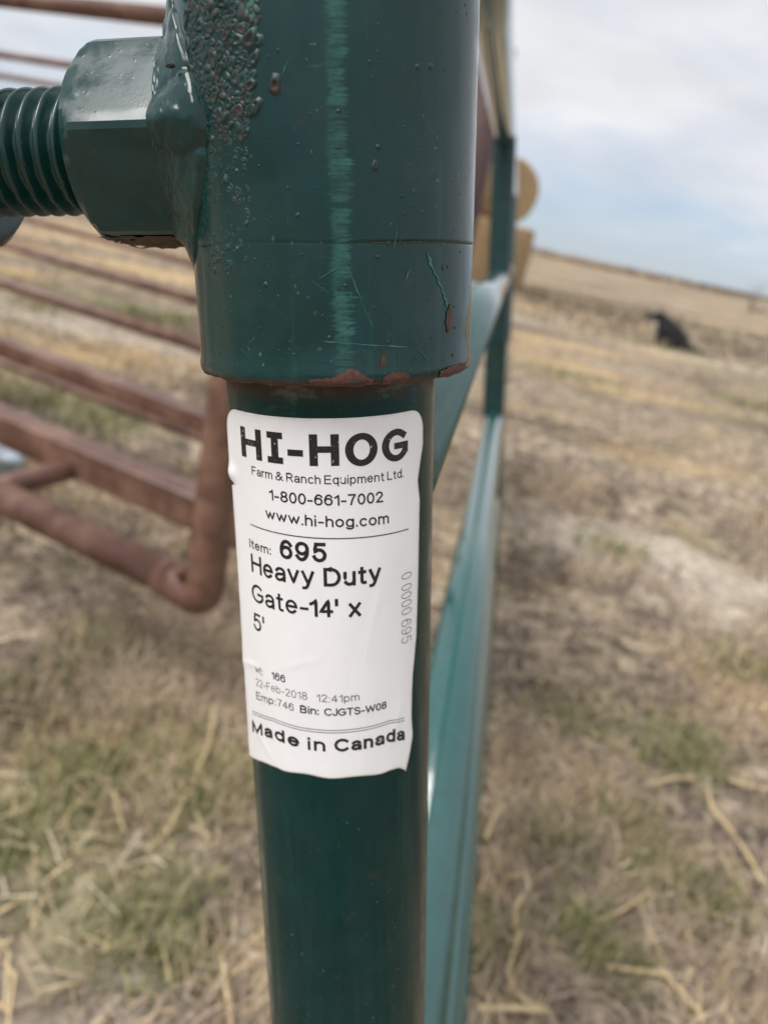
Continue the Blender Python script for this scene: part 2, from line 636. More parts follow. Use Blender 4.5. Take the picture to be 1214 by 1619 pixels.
# bright scratches
def scratch(pts, w):
    V, F = [], []
    for i, (th, z) in enumerate(pts):
        p = Vector((th * SR, z))
        q = Vector((pts[min(i + 1, len(pts) - 1)][0] * SR, pts[min(i + 1, len(pts) - 1)][1])) - Vector((pts[max(i - 1, 0)][0] * SR, pts[max(i - 1, 0)][1]))
        q.normalize()
        nx = Vector((-q.y, q.x))
        ww = w * (0.35 + 0.9 * random.random()) * (0.3 if i in (0, len(pts) - 1) else 1)
        for sgn in (1, -1):
            e = p + nx * sgn * ww
            V.append(on_collar(e.x / SR, e.y, 0.00006))
        if i:
            F.append((2 * i - 2, 2 * i - 1, 2 * i + 1, 2 * i))
    return V, F


def scatter_line(a, b, n, jit):
    return [(a[0] + (b[0] - a[0]) * i / n + random.uniform(-jit, jit) / SR, a[1] + (b[1] - a[1]) * i / n + random.uniform(-jit, jit) * 0.5) for i in range(n + 1)]


SC = []
SC.append(scratch(scatter_line((-0.85, 0.0007), (-1.07, -0.0122), 16, 0.0005), 0.0004))
SC.append(scratch(scatter_line((-0.15, -0.0192), (-0.70, -0.0212), 14, 0.00015), 0.00016))
SC.append(scratch(scatter_line((-0.30, -0.0015), (-0.46, -0.0165), 12, 0.0002), 0.0001))
SC.append(scratch(scatter_line((0.225, 0.0535), (0.185, 0.0455), 10, 0.0005), 0.0009))
SC.append(scratch(scatter_line((-0.72, -0.003), (-0.68, -0.0055), 4, 0.0002), 0.00025))
for k in range(26):
    th, z = random.uniform(-1.3, 0.6), random.uniform(-0.025, 0.045)
    a = random.uniform(-2.6, -0.5)
    ln = random.uniform(0.001, 0.006)
    SC.append(scratch(scatter_line((th, z), (th + math.cos(a) * ln / SR, z + math.sin(a) * ln), 5, 0.00008), random.choice((0.00004, 0.00006, 0.00012))))
V, F = [], []
for v, f in SC:
    b0 = len(V)
    V += v
    F += [tuple(i + b0 for i in q) for q in f]
tag(mesh_obj("scratch", V, F, M_TEAL, collar, smooth=False), kind="stuff")

# weld spatter: beads and craters thickest beside the nut
V, F, CC = [], [], []


def bead(th, z, r, h, rust, crater=False):
    base = len(V)
    seg = 9
    el = random.uniform(0.85, 1.25)
    rows = [(1.25, -0.05, 0), (0.95, 0.35, 0), (0.62, 0.85, 0.15), (0.3, 1.0, 0.7)] if not crater else [(1.35, -0.05, 0), (1.0, 0.55, 0), (0.7, 0.8, 0.2), (0.42, 0.25, 1)]
    ph = random.random() * 6
    for (rr, hh, rc) in rows:
        for k in range(seg):
            a = 2 * math.pi * k / seg
            q = r * rr * (1 + 0.22 * math.sin(2 * a + ph) + 0.14 * math.sin(3 * a + 2 * ph)) * random.uniform(0.86, 1.14)
            V.append(on_collar(th + q * math.cos(a) / SR, z + q * el * math.sin(a), h * hh * random.uniform(0.7, 1.3)))
            CC.append(rc * rust)
    V.append(on_collar(th, z, h * (1.02 if not crater else 0.05)))
    CC.append(rust)
    for i in range(3):
        for k in range(seg):
            F.append((base + i * seg + k, base + i * seg + (k + 1) % seg, base + (i + 1) * seg + (k + 1) % seg, base + (i + 1) * seg + k))
    for k in range(seg):
        F.append((base + 3 * seg + k, base + 3 * seg + (k + 1) % seg, base + 4 * seg))


placed = []
tries = 0
while len(placed) < 950 and tries < 40000:
    tries += 1
    z = random.uniform(-0.004, 0.112)
    top = min(1, max(0, (z - 0.022) / 0.022))
    lo = 0.30 - 0.12 * top if z < 0.05 else 0.16
    th = random.uniform(lo, 0.80)
    dens = 1.0 if z > 0.036 else (0.75 if z > 0.026 else 0.30 if z > 0.012 else 0.10)
    if random.random() > dens * min(1, 0.25 + (th - lo) / 0.12):
        continue
    r = random.choice((0.0005, 0.0007, 0.0009, 0.0011, 0.0013)) * (1.0 if z > 0.026 else 0.5)
    if any((abs(th - q[0]) * SR) ** 2 + (z - q[1]) ** 2 < ((r + q[2]) * 0.66) ** 2 for q in placed):
        continue
    placed.append((th, z, r))
    bead(th, z, r, r * random.uniform(0.22, 0.5), random.choice((0, 0, 0.3, 0.7, 1.0)), random.random() < 0.78)
for th, z, r, rust in ((0.09, 0.0356, 0.0017, 0.9), (0.232, 0.0448, 0.0021, 1.0), (0.221, 0.0317, 0.0015, 0.8), (0.479, 0.0171, 0.0012, 0.0), (-0.012, 0.009, 0.0005, 0),
                       (-0.483, 0.0194, 0.0008, 0.6), (-0.504, 0.0233, 0.0006, 0), (-0.763, 0.0401, 0.0007, 0), (-0.859, 0.0406, 0.0009, 0), (-0.968, 0.0405, 0.0005, 0), (0.33, 0.0075, 0.0008, 0.2), (0.215, -0.0062, 0.0006, 0)):
    bead(th, z, r * 0.85, r * 0.45, rust, rust > 0.5)
for k in range(120):
    bead(random.uniform(-1.25, 0.75), random.uniform(-0.026, 0.07), random.choice((0.00018, 0.00025, 0.0004)), 0.00016, random.choice((0, 0, 0, 0.7)))
tag(mesh_obj("weld_spatter", V, F, M_SPAT, collar, cols=np.repeat(np.array(CC)[:, None], 3, axis=1)), kind="stuff")

# ---- hinge nut, thread and lock nut (axis along local Y)
NR, NZ, NX, ND = 0.0275, 0.028, -0.001, math.radians(6)


def hex_nut(y0, y1, cham0=True, cham1=True):
    """hexagonal nut with rounded corners and chamfered ends"""
    seg = 96
    ap = NR * math.cos(math.pi / 6)

    def rad(a):
        a = (a + ND) % (math.pi / 3)
        h = ap / math.cos(a - math.pi / 6)
        return min(h, NR * 0.985) - 0.0003 * max(0, (h - NR * 0.96) / (NR * 0.04))
    rows = []
    L = y1 - y0
    if cham0:
        rows += [(0.017, y0, 1), (ap * 0.90, y0, 1), (ap * 0.985, y0 + 0.0004, 1), (NR * 0.93, y0 + 0.0026, 1), (NR * 0.965, y0 + 0.0042, 1)]
    rows += [(9, y0 + (0.006 if cham0 else 0), 0), (9, y0 + L * 0.5, 0), (9, y1 - (0.006 if cham1 else 0), 0)]
    if cham1:
        rows += [(NR * 0.965, y1 - 0.0042, 1), (NR * 0.93, y1 - 0.0026, 1), (ap * 0.985, y1 - 0.0004, 1), (ap * 0.90, y1, 1), (0.017, y1, 1)]
    V, F = [], []
    for (cap_r, y, _) in rows:
        for k in range(seg):
            a = 2 * math.pi * k / seg
            r = min(rad(a), cap_r)
            V.append((NX + r * math.cos(a), y, NZ + r * math.sin(a)))
    for i in range(len(rows) - 1):
        for k in range(seg):
            F.append((i * seg + k, (i + 1) * seg + k, (i + 1) * seg + (k + 1) % seg, i * seg + (k + 1) % seg))
    return V, F


def smooth_by_angle(o, deg):
    me = o.data
    bm = bmesh.new()
    bm.from_mesh(me)
    bmesh.ops.recalc_face_normals(bm, faces=bm.faces)
    for e in bm.edges:
        e.smooth = not (len(e.link_faces) == 2 and e.calc_face_angle(0) > math.radians(deg))
    for f_ in bm.faces:
        f_.smooth = True
    bm.to_mesh(me)
    bm.free()


V, F = hex_nut(0.030, 0.0625, cham0=False)
nut = at_eye(mesh_obj("hinge_nut", V, F, M_GREEN, gate))
smooth_by_angle(nut, 18)
V, F = hex_nut(0.101, 0.125)
lock = at_eye(mesh_obj("lock_nut", V, F, M_GREEN, gate))
smooth_by_angle(lock, 18)

# threaded rod: a true helix
pitch, Rt, seg = 0.0049, 0.0166, 72
y0, y1 = 0.050, 0.135
steps = int((y1 - y0) / pitch * 10)
V, F = [], []
for i in range(steps + 1):
    for k in range(seg):
        a = 2 * math.pi * k / seg
        yy = y0 + (y1 - y0) * i / steps
        ph = ((yy / pitch) - a / (2 * math.pi)) % 1.0
        tri = abs(ph - 0.5) * 2
        r = Rt - 0.0031 * max(0.0, (tri - 0.13) / 0.87) ** 1.05
        V.append((NX + r * math.cos(a), yy, NZ + r * math.sin(a)))
    if i:
        b0, b1 = (i - 1) * seg, i * seg
        for k in range(seg):
            F.append((b0 + k, b1 + k, b1 + (k + 1) % seg, b0 + (k + 1) % seg))
rod = at_eye(mesh_obj("threaded_rod", V, F, M_GREEN, gate))

# weld between nut and collar: a run of overlapping fillet beads
na, nt = 320, 56
ap = NR * math.cos(math.pi / 6)


def weld_base(a, t):
    aa = (a + ND) % (math.pi / 3)
    rh = min(ap / math.cos(aa - math.pi / 6), NR * 0.985) + 0.0002
    front = max(0, -math.cos(a)) ** 1.6
    vert = abs(math.sin(a))
    r_end = rh * (1 - front) + 0.0100 * vert ** 2 * (1 - front) + 0.0300 * front + 0.004 * (1 - front)
    r = rh + (r_end - rh) * ((t ** 2.4) * (1 - front) + (t ** 2.6) * front)
    x, z = NX + r * math.cos(a), NZ + r * math.sin(a)
    ys = math.sqrt(max(SR * SR - min(x * x, SR * SR * 0.98), 1e-8)) + SY - 0.0006
    return x, 0.0368 + (ys - 0.0368) * t, z, front


BEADS = []
for deg, t, r, h in ((140, 0.48, 0.0105, 0.0024), (172, 0.58, 0.0095, 0.0032), (206, 0.60, 0.0120, 0.0018), (232, 0.62, 0.0070, 0.0016), (112, 0.55, 0.0068, 0.0024), (84, 0.6, 0.0068, 0.0016),
                     (60, 0.6, 0.007, 0.002), (255, 0.6, 0.007, 0.0012), (160, 0.80, 0.0045, 0.0022), (128, 0.80, 0.0050, 0.0022), (192, 0.86, 0.0040, 0.0016)):
    x, y, z, _ = weld_base(math.radians(deg), t)
    BEADS.append((x, y, z, r, h))
V, F = [], []
for i in range(na):
    a = 2 * math.pi * i / na                      # 0 = far side, pi = towards the camera, pi/2 = up
    for j in range(nt):
        t = j / (nt - 1)
        x, y, z, front = weld_base(a, t)
        d_ = 0.0
        for bx, by, bz, r, h in BEADS:
            q2 = ((x - bx) ** 2 + (y - by) ** 2 + (z - bz) ** 2) / (r * r)
            if q2 < 1:
                d_ = max(d_, h * (1 - q2) ** 0.5)
        fade = min(1, t / 0.12) * min(1, (1 - t) / 0.06)
        d_ = d_ * fade + 0.0004 * fade * (float(vnoise(np.array(a * 9.0), np.array(t * 6.0), 3)) - 0.5) + 0.00022 * fade * (float(vnoise(np.array(a * 30.0), np.array(t * 22.0), 4)) - 0.5)
        V.append((x + math.cos(a) * d_, y + d_ * 0.35, z + math.sin(a) * d_))
for i in range(na):
    for j in range(nt - 1):
        i2 = (i + 1) % na
        F.append((i * nt + j, i * nt + j + 1, i2 * nt + j + 1, i2 * nt + j))
weld = mesh_obj("weld_bead", V, F, M_GREEN, nut)
# small dark slag pits left in the weld, and dried mud under the nut
M_SLAG = simple_mat("slag", (0.006, 0.006, 0.006), (0.02, 0.014, 0.01), 500, 0.6, 0.3, 0.0003)
M_MUD = simple_mat("dried_mud", (0.13, 0.085, 0.055), (0.05, 0.035, 0.025), 260, 0.95, 0.8, 0.0006)


# two large drops of weld metal on the front shoulder, and a bead of slag pits
def blob(c, r, sx=1, sy=1, sz=1, seed=0):
    V, F = [], []
    nu, nv = 28, 18
    for j in range(nv + 1):
        ph = math.pi * j / nv
        for i in range(nu):
            a = 2 * math.pi * i / nu
            x, y, z = math.sin(ph) * math.cos(a), math.sin(ph) * math.sin(a), math.cos(ph)
            k = 1 + 0.10 * math.sin(3 * x + seed) * math.sin(4 * z + 2 * seed) + 0.05 * math.sin(7 * y + seed)
            V.append((c[0] + r * sx * x * k, c[1] + r * sy * y * k, c[2] + r * sz * z * k))
    for j in range(nv):
        for i in range(nu):
            F.append((j * nu + i, (j + 1) * nu + i, (j + 1) * nu + (i + 1) % nu, j * nu + (i + 1) % nu))
    return V, F


for deg, t, r in ((118, 0.13, 0.0010), (108, 0.25, 0.0008), (131, 0.20, 0.0009), (104, 0.45, 0.0008), (152, 0.78, 0.0008), (168, 0.14, 0.0008), (146, 0.9, 0.001), (98, 0.16, 0.0006)):
    x, y, z, _ = weld_base(math.radians(deg), t)
    k = 0.0034 if (deg, t) in ((152, 0.78),) else 0.0001
    v, f = blob((x + math.cos(math.radians(deg)) * k, y + k * 0.3, z + math.sin(math.radians(deg)) * k), r, 1.0, 1.3, 0.8, deg)
    mesh_obj("slag_pit", v, f, M_SLAG, nut)
V, F = [], []
gm, gk = 40, 16
for i in range(gm + 1):
    for j in range(gk + 1):
        y = 0.0345 + (0.0595 - 0.0345) * i / gm
        q_ = -0.0122 + 0.0245 * j / gk
        hh = ap + 0.00012 + 0.0007 * float(vnoise(np.array(y * 700), np.array(q_ * 700), 8)) ** 2
        ca, sa = math.radians(270) - ND, 0
        cx_, cz_ = math.cos(ca), math.sin(ca)
        V.append((NX + cx_ * hh - cz_ * q_, y, NZ + cz_ * hh + cx_ * q_))
for i in range(gm):
    for j in range(gk):
        if vnoise(np.array(i * 0.35), np.array(j * 0.4), 9) > 0.16:
            b0 = i * (gk + 1) + j
            F.append((b0, b0 + 1, b0 + gk + 2, b0 + gk + 1))
mesh_obj("dried_mud", V, F, M_MUD, nut)

# ---- rails, brace, far post
RR = 0.0300
for z in (0.313, -0.064, -0.467, -0.72, -0.96, -1.19):
    V, F = tube_mesh([(0.02, 0, z), (1.0, 0, z), (2.1, 0, z), (3.2, 0, z), (4.24, 0, z)], RR, 40)
    at_eye(mesh_obj("rail", V, F, M_RAIL, gate))


def box(x0, x1, y0, y1, z0, z1, bev=0.006):
    bm = bmesh.new()
    bmesh.ops.create_cube(bm, size=1)
    for v in bm.verts:
        v.co = Vector(((x0 + x1) / 2 + v.co.x * (x1 - x0), (y0 + y1) / 2 + v.co.y * (y1 - y0), (z0 + z1) / 2 + v.co.z * (z1 - z0)))
    bmesh.ops.bevel(bm, geom=list(bm.edges), offset=bev, segments=3, affect='EDGES', profile=0.6)
    V = [v.co.copy() for v in bm.verts]
    bm.verts.index_update()
    F = [[v.index for v in f_.verts] for f_ in bm.faces]
    bm.free()
    return V, F


V, F = box(2.06, 2.12, -0.0315, 0.0315, -1.195, 0.31, 0.012)
at_eye(mesh_obj("brace", V, F, M_GREEN, gate))
V, F = lathe([(0.0, -ZC), (PR, -ZC), (PR, 0.33), (0.0, 0.335)], 48)
fp = at_eye(mesh_obj("post", V, F, M_GREEN, gate))
fp.location = (4.27, 0, ZC)

# ------------------------------------------------------------------ sticker
TH0 = math.atan2(AX[1], AX[0])           # the post's camera-facing generator


def label_pt(s, z, off=0.0):
    """s, z in millimetres on the sticker -> local gate point (z = 0 at eye level)"""
    lift = 0.0
    if s < -25:
        lift += (-25 - s) ** 2 * (0.0070 + 0.0015 * max(0, min(1, (-z - 100) / 45)))
    if s > 13:
        lift += (s - 13) ** 2 * 0.004 * max(0, min(1, (-z - 122) / 20)) ** 1.5
    # a slack fold beside the tear, faint ripples
    lift += 0.9 * math.exp(-((s + 36) / 2.5) ** 2 - ((z + 58.5) / 2.2) ** 2)
    # creases pressed into the paper
    for (s0_, z0_, an_, ln_, h_) in ((-33, -117.5, 0.15, 6, 0.28), (-28, -143, -0.9, 9, 0.22), (15, -60, -1.2, 8, 0.14), (10, -100, 1.35, 14, 0.12), (-12, -112, 0.4, 10, 0.10), (18, -135, 1.3, 10, 0.22)):
        cu, cv = (s - s0_) * math.cos(an_) + (z - z0_) * math.sin(an_), -(s - s0_) * math.sin(an_) + (z - z0_) * math.cos(an_)
        if abs(cu) < ln_:
            lift += h_ * math.exp(-abs(cv) / 0.9) * (1 - (cu / ln_) ** 2)
    lift += 0.05 * math.sin(s * 0.55 + 0.03 * z) * math.sin(z * 0.09) + 0.05
    # the lower part has been pulled and creased towards both edges
    low = max(0.0, min(1.0, (-z - 100) / 40))
    z -= low * (0.26 * max(0.0, -22 - s) + 0.28 * max(0.0, s - 15.5))
    r = (PR * 1000 + 0.12 + lift) / 1000 + off
    th = TH0 - s / (PR * 1000 + 0.3) * 1.0
    # th: angle from local -X towards +Y ; image right is negative Y
    a = TH0 + s / (PR * 1000 + 0.3)
    dirx, diry = -math.cos(a), -math.sin(a)
    return Vector((r * dirx, r * diry, z / 1000))


def interp(z, pts):
    return float(np.interp(-z, [-p[0] for p in pts], [p[1] for p in pts]))


LEFT = [(-39.5, -37.6), (-58.6, -37.9), (-60.6, -37.2), (-61.6, -34.6), (-62.4, -37.0), (-80, -37.2), (-110, -37.6), (-118, -37.9), (-121, -37.3), (-140, -37.6), (-152, -37.8)]
RIGHT = [(-39.5, 29.6), (-50, 29.7), (-55, 28.2), (-60, 27.0), (-66, 28.2), (-88, 27.9), (-108, 27.1), (-120, 25.4), (-133, 24.6), (-140, 24.9), (-148, 23.2), (-155, 21.2)]
NU, NV = 110, 190
V, F, LC = [], [], []
for j in range(NV + 1):
    v = j / NV
    v = v if v > 0.12 else 0.12 * (v / 0.12) ** 1.5
    for i in range(NU + 1):
        u = i / NU
        ztop = -39.6
        zb = -150.3 - 0.5 * math.sin(u * 9) - 0.35 * math.sin(u * 23 + 1) - 2.2 * max(0, (u - 0.93) / 0.07) ** 1.5
        z = ztop + (zb - ztop) * v
        l_, r_ = interp(z, LEFT), interp(z, RIGHT)
        dz = ztop - z
        rc = 6.0
        if dz < rc:
            ins = rc - math.sqrt(max(0, rc * rc - (rc - dz) ** 2))
            l_ += ins
            r_ -= ins
        V.append(label_pt(l_ + (r_ - l_) * u, z))
        ed = min((r_ - l_) * u, (r_ - l_) * (1 - u), dz + 0.3, z - zb + 0.3)
        LC.append(math.exp(-ed / 0.55))
for j in range(NV):
    for i in range(NU):
        a = j * (NU + 1) + i
        F.append((a, a + NU + 1, a + NU + 2, a + 1))
sticker = at_eye(mesh_obj("sticker", V, F, M_LABEL, gate, cols=np.repeat(np.array(LC)[:, None], 3, axis=1)))
sol = sticker.modifiers.new("thickness", 'SOLIDIFY')
sol.thickness = 0.00010
sol.offset = -1


# stroke lettering -----------------------------------------------------------
def arc(cx, cy, rx, ry, a0, a1, n=14):
    return [(cx + rx * math.cos(math.radians(a0 + (a1 - a0) * i / n)), cy + ry * math.sin(math.radians(a0 + (a1 - a0) * i / n))) for i in range(n + 1)]


X = 0.72
GL = {}


def glyph(ch, w, *strokes):
    GL[ch] = (w, strokes)


glyph('H', .70, [(0, 0), (0, 1)], [(.70, 0), (.70, 1)], [(0, .53), (.70, .53)])
glyph('I', .02, [(.01, 0), (.01, 1)])
glyph('-', .30, [(0, .36), (.30, .36)])
glyph('O', .84, arc(.42, .5, .42, .5, 0, 360, 36))
glyph('G', .80, arc(.42, .5, .42, .5, 48, 318, 28) + [(.80, .24), (.80, .47), (.46, .47)])
glyph('C', .76, arc(.42, .5, .42, .5, 46, 314, 28))
glyph('F', .54, [(0, 0), (0, 1), (.54, 1)], [(0, .53), (.47, .53)])
glyph('E', .58, [(.58, 0), (0, 0), (0, 1), (.57, 1)], [(0, .53), (.53, .53)])
glyph('L', .50, [(0, 1), (0, 0), (.50, 0)])
glyph('T', .66, [(.33, 0), (.33, 1)], [(0, 1), (.66, 1)])
glyph('J', .42, [(.42, 1), (.42, .25)] + arc(.21, .22, .21, .22, 0, -180, 12))
glyph('D', .70, [(0, 0), (0, 1), (.30, 1)] + arc(.30, .5, .40, .5, 90, -90, 18) + [(0, 0)])
glyph('B', .60, [(0, 0), (0, 1), (.33, 1)] + arc(.33, .76, .23, .24, 90, -90, 12) + [(0, .52)], [(.30, .52)] + arc(.33, .26, .27, .26, 90, -90, 12) + [(0, 0)])
glyph('R', .62, [(0, 0), (0, 1), (.34, 1)] + arc(.34, .74, .26, .26, 90, -90, 12) + [(0, .48)], [(.32, .48), (.62, 0)])
glyph('M', .82, [(0, 0), (0, 1), (.41, .05), (.82, 1), (.82, 0)])
glyph('W', 1.10, [(0, 1), (.27, 0), (.55, 1), (.83, 0), (1.10, 1)])
glyph('S', .62, arc(.31, .75, .28, .25, 25, 235, 14) + [(.31, .51)] + arc(.31, .26, .30, .26, 60, -155, 14))
glyph('&', .78, [(.78, 0), (.22, .68)] + arc(.34, .82, .17, .18, 200, -60, 14) + [(.12, .42)] + arc(.28, .24, .27, .24, 130, 300, 12) + [(.72, .48)])
glyph('a', .48, [(.48, 0), (.48, .47)] + arc(.25, .49, .23, .23, 0, 155, 10), [(.48, .40), (.22, .37)] + arc(.20, .185, .20, .185, 95, 275, 12) + [(.36, .05), (.48, .20)])
glyph('b', .50, [(0, 0), (0, 1)], arc(.25, .36, .25, .36, 180, 540, 24))
glyph('c', .46, arc(.26, .36, .26, .36, 48, 312, 20))
glyph('d', .50, [(.50, 0), (.50, 1)], arc(.25, .36, .25, .36, 0, 360, 24))
glyph('e', .52, [(.02, .38), (.52, .38)] + arc(.26, .36, .26, .36, 4, 318, 24))
glyph('g', .50, arc(.25, .36, .25, .36, 0, 360, 24), [(.50, .72), (.50, -.05)] + arc(.25, -.06, .25, .21, 0, -155, 10))
glyph('h', .46, [(0, 0), (0, 1)], [(0, .42)] + arc(.23, .46, .23, .26, 180, 0, 12) + [(.46, 0)])
glyph('i', .02, [(.01, 0), (.01, .66)], [(.01, .985), (.01, 1)])
glyph('l', .02, [(.01, 0), (.01, 1)])
glyph('m', .80, [(0, 0), (0, .72)], [(0, .44)] + arc(.2, .48, .2, .24, 180, 0, 12) + [(.4, 0)], [(.4, .44)] + arc(.6, .48, .2, .24, 180, 0, 12) + [(.8, 0)])
glyph('n', .46, [(0, 0), (0, .72)], [(0, .42)] + arc(.23, .46, .23, .26, 180, 0, 12) + [(.46, 0)])
glyph('o', .52, arc(.26, .36, .26, .36, 0, 360, 24))
glyph('p', .50, [(0, -.27), (0, .72)], arc(.25, .36, .25, .36, 180, 540, 24))
glyph('q', .50, [(.50, -.27), (.50, .72)], arc(.25, .36, .25, .36, 0, 360, 24))
glyph('r', .26, [(0, 0), (0, .72)], [(0, .36)] + arc(.24, .42, .24, .28, 180, 75, 8))
glyph('t', .26, [(.11, .93), (.11, .16)] + arc(.24, .14, .13, .14, 180, 285, 6), [(0, .70), (.26, .70)])
glyph('u', .46, [(.46, 0), (.46, .72)], [(0, .72), (0, .26)] + arc(.23, .26, .23, .26, 180, 360, 12))
glyph('v', .48, [(0, .72), (.24, 0), (.48, .72)])
glyph('w', .78, [(0, .72), (.2, 0), (.39, .70), (.58, 0), (.78, .72)])
glyph('x', .46, [(0, 0), (.46, .72)], [(0, .72), (.46, 0)])
glyph('y', .50, [(0, .72), (.26, .02)], [(.50, .72), (.22, -.14)] + [(.14, -.25), (.03, -.26)])
glyph('0', .52, arc(.26, .5, .26, .5, 0, 360, 30))
glyph('1', .28, [(0, .74), (.14, .82), (.28, 1), (.28, 0)])
glyph('2', .54, arc(.26, .73, .25, .27, 170, -25, 14) + [(.0, .0), (.54, 0)])
glyph('4', .58, [(.42, 0), (.42, 1), (0, .27), (.58, .27)])
glyph('5', .54, [(.50, 1), (.11, 1), (.04, .52)] + arc(.27, .33, .27, .33, 135, -160, 20))
glyph('6', .54, arc(.27, .32, .27, .32, 165, 525, 24), arc(.30, .44, .30, .56, 40, 185, 14))
glyph('7', .52, [(0, 1), (.52, 1), (.30, .52), (.18, 0)])
glyph('8', .54, arc(.27, .76, .23, .24, -90, 270, 20), arc(.27, .26, .27, .26, 90, 450, 22))
glyph('9', .54, arc(.27, .68, .27, .32, -15, 345, 24), arc(.24, .56, .30, .56, 220, 365, 14))
glyph(':', .02, [(.01, 0), (.01, .03)], [(.01, .60), (.01, .63)])
glyph('.', .02, [(.01, 0), (.01, .03)])
glyph("'", .02, [(.01, .72), (.01, 1)])
glyph('I_', .46, [(.23, 0), (.23, 1)], [(0, 0), (.46, 0)], [(0, 1), (.46, 1)])


def ribbon(pts, tx, ty, step=0.6):
    """outline a polyline with a flat pen; returns list of (left,right) pairs"""
    dense = [pts[0]]
    for p, q in zip(pts[:-1], pts[1:]):
        ln = math.hypot(q[0] - p[0], q[1] - p[1])
        k = max(1, int(ln / step))
        for i in range(1, k + 1):
            dense.append((p[0] + (q[0] - p[0]) * i / k, p[1] + (q[1] - p[1]) * i / k))
    closed = math.hypot(pts[0][0] - pts[-1][0], pts[0][1] - pts[-1][1]) < 1e-6 and len(pts) > 8
    out = []
    if not closed:
        for e, f_ in ((0, 1), (-1, -2)):
            dx, dy = dense[e][0] - dense[f_][0], dense[e][1] - dense[f_][1]
            m_ = math.hypot(dx, dy) or 1
            dense[e] = (dense[e][0] + dx / m_ * tx / 2, dense[e][1] + dy / m_ * ty / 2)
    n = len(dense)
    for i in range(n):
        a = dense[i - 1] if i else (dense[-2] if closed else None)
        b = dense[i + 1] if i < n - 1 else (dense[1] if closed else None)
        c = dense[i]

        def nrm(p, q):
            dx, dy = q[0] - p[0], q[1] - p[1]
            m = math.hypot(dx, dy) or 1
            return (-dy / m, dx / m)
        ns = []
        if a is not None:
            ns.append(nrm(a, c))
        if b is not None:
            ns.append(nrm(c, b))
        nx, ny = sum(v[0] for v in ns) / len(ns), sum(v[1] for v in ns) / len(ns)
        m2 = nx * nx + ny * ny
        k = 1 / max(m2, 0.30)
        ox, oy = nx * k * tx / 2, ny * k * ty / 2
        out.append(((c[0] + ox, c[1] + oy), (c[0] - ox, c[1] - oy)))
    return out


LET = {"n": 0}


def text(s0, s1, zb0, zb1, cap, stroke, txt, mat, gap=0.30, space=0.30, glyphs=None, vertical=False, ty=None, name="lettering"):
    """one printed run, baseline from (s0,zb0) to (s1,zb1), millimetres on the sticker"""
    ty = ty or stroke
    chars = glyphs or list(txt)
    H = cap - ty
    tot, xs = 0.0, []
    for i, ch in enumerate(chars):
        if ch == ' ':
            tot += space
            xs.append(None)
            continue
        xs.append(tot)
        tot += GL[ch][0]
        if i < len(chars) - 1 and ch != ' ':
            tot += gap
    L = (s1 - s0) if not vertical else (zb0 - zb1)
    kx = (L - stroke) / max(tot, 1e-6)
    if len(chars) == 1 and GL[chars[0]][0] < 0.05:
        kx = H
    V, F = [], []
    for ch, x0 in zip(chars, xs):
        if x0 is None:
            continue
        for st in GL[ch][1]:
            LET["n"] += 1
            off = 0.00007 + (LET["n"] % 9) * 2e-6
            pl = [((x0 + p[0]) * kx + stroke / 2, p[1] * H + ty / 2) for p in st]
            rb = ribbon(pl, stroke, ty)
            b0 = len(V)
            for (a, b) in rb:
                for (x, y) in (a, b):
                    if vertical:
                        s, z = s0 + y, zb0 - x
                    else:
                        s, z = s0 + x, zb0 + (zb1 - zb0) * x / max(L, 1e-6) + y
                    V.append(label_pt(s, z, off))
            for i in range(len(rb) - 1):
                F.append((b0 + 2 * i, b0 + 2 * i + 1, b0 + 2 * i + 3, b0 + 2 * i + 2))
    return mesh_obj(name, V, F, mat, sticker, smooth=False)


# big heading, letter by letter
for ch, a, b in (('H', -29.5, -20.8), ('I_', -18.7, -13.8), ('-', -12.4, -8.0), ('H', -6.3, 1.55), ('O', 3.1, 12.1), ('G', 13.4, 22.4)):
    zt, zb = -43.75, -52.25
    if ch in 'OG':
        zt, zb = -43.75, -52.7
    text(a, b, zb, zb, zt - zb, 2.2, None, M_INKW if ch != 'O' else M_INK, glyphs=[ch], ty=1.75)
text(-25.3, 20.7, -56.75, -57.65, 2.45, 0.31, "Farm & Ranch Equipment Ltd.", M_INK, gap=0.26, space=0.24)
text(-18.9, 13.7, -62.85, -63.5, 3.15, 0.47, "1-800-661-7002", M_INK, gap=0.26)
text(-20.6, 15.5, -68.5, -69.95, 3.15, 0.47, "www.hi-hog.com", M_INK, gap=0.26)
text(-28.7, -19.4, -79.1, -79.1, 2.75, 0.40, "Item:", M_INK, gap=0.27)
text(-16.3, -2.55, -79.45, -79.55, 5.75, 1.02, "695", M_INK, gap=0.33)
text(-28.4, -6.2, -86.5, -86.6, 5.7, 0.86, "Heavy", M_INK, gap=0.27)
text(-3.6, 12.8, -86.75, -86.75, 5.6, 0.95, "Duty", M_INK, gap=0.30)
text(-29.0, -8.2, -95.85, -96.0, 5.75, 0.80, "Gate-", M_INK, gap=0.27)
text(-7.9, 0.3, -96.1, -96.1, 5.6, 0.92, "14'", M_INK, gap=0.27)
text(3.2, 6.7, -96.35, -96.35, 5.6, 0.92, "x", M_INK)
text(-29.2, -23.8, -105.1, -105.1, 5.5, 0.74, "5'", M_INK, gap=0.25)
text(20.1, 24.2, -86.5, -108.6, 4.2, 0.20, "0 0000 695", M_GREY, gap=0.24, space=0.30, vertical=True)
text(-29.9, -26.0, -119.3, -119.3, 2.6, 0.24, "wt:", M_GREY, gap=0.22)
text(-21.9, -16.7, -119.3, -119.1, 2.6, 0.37, "166", M_INK, gap=0.25)
text(-30.1, -9.7, -123.7, -123.3, 2.55, 0.20, "22-Feb-2018", M_GREY, gap=0.24)
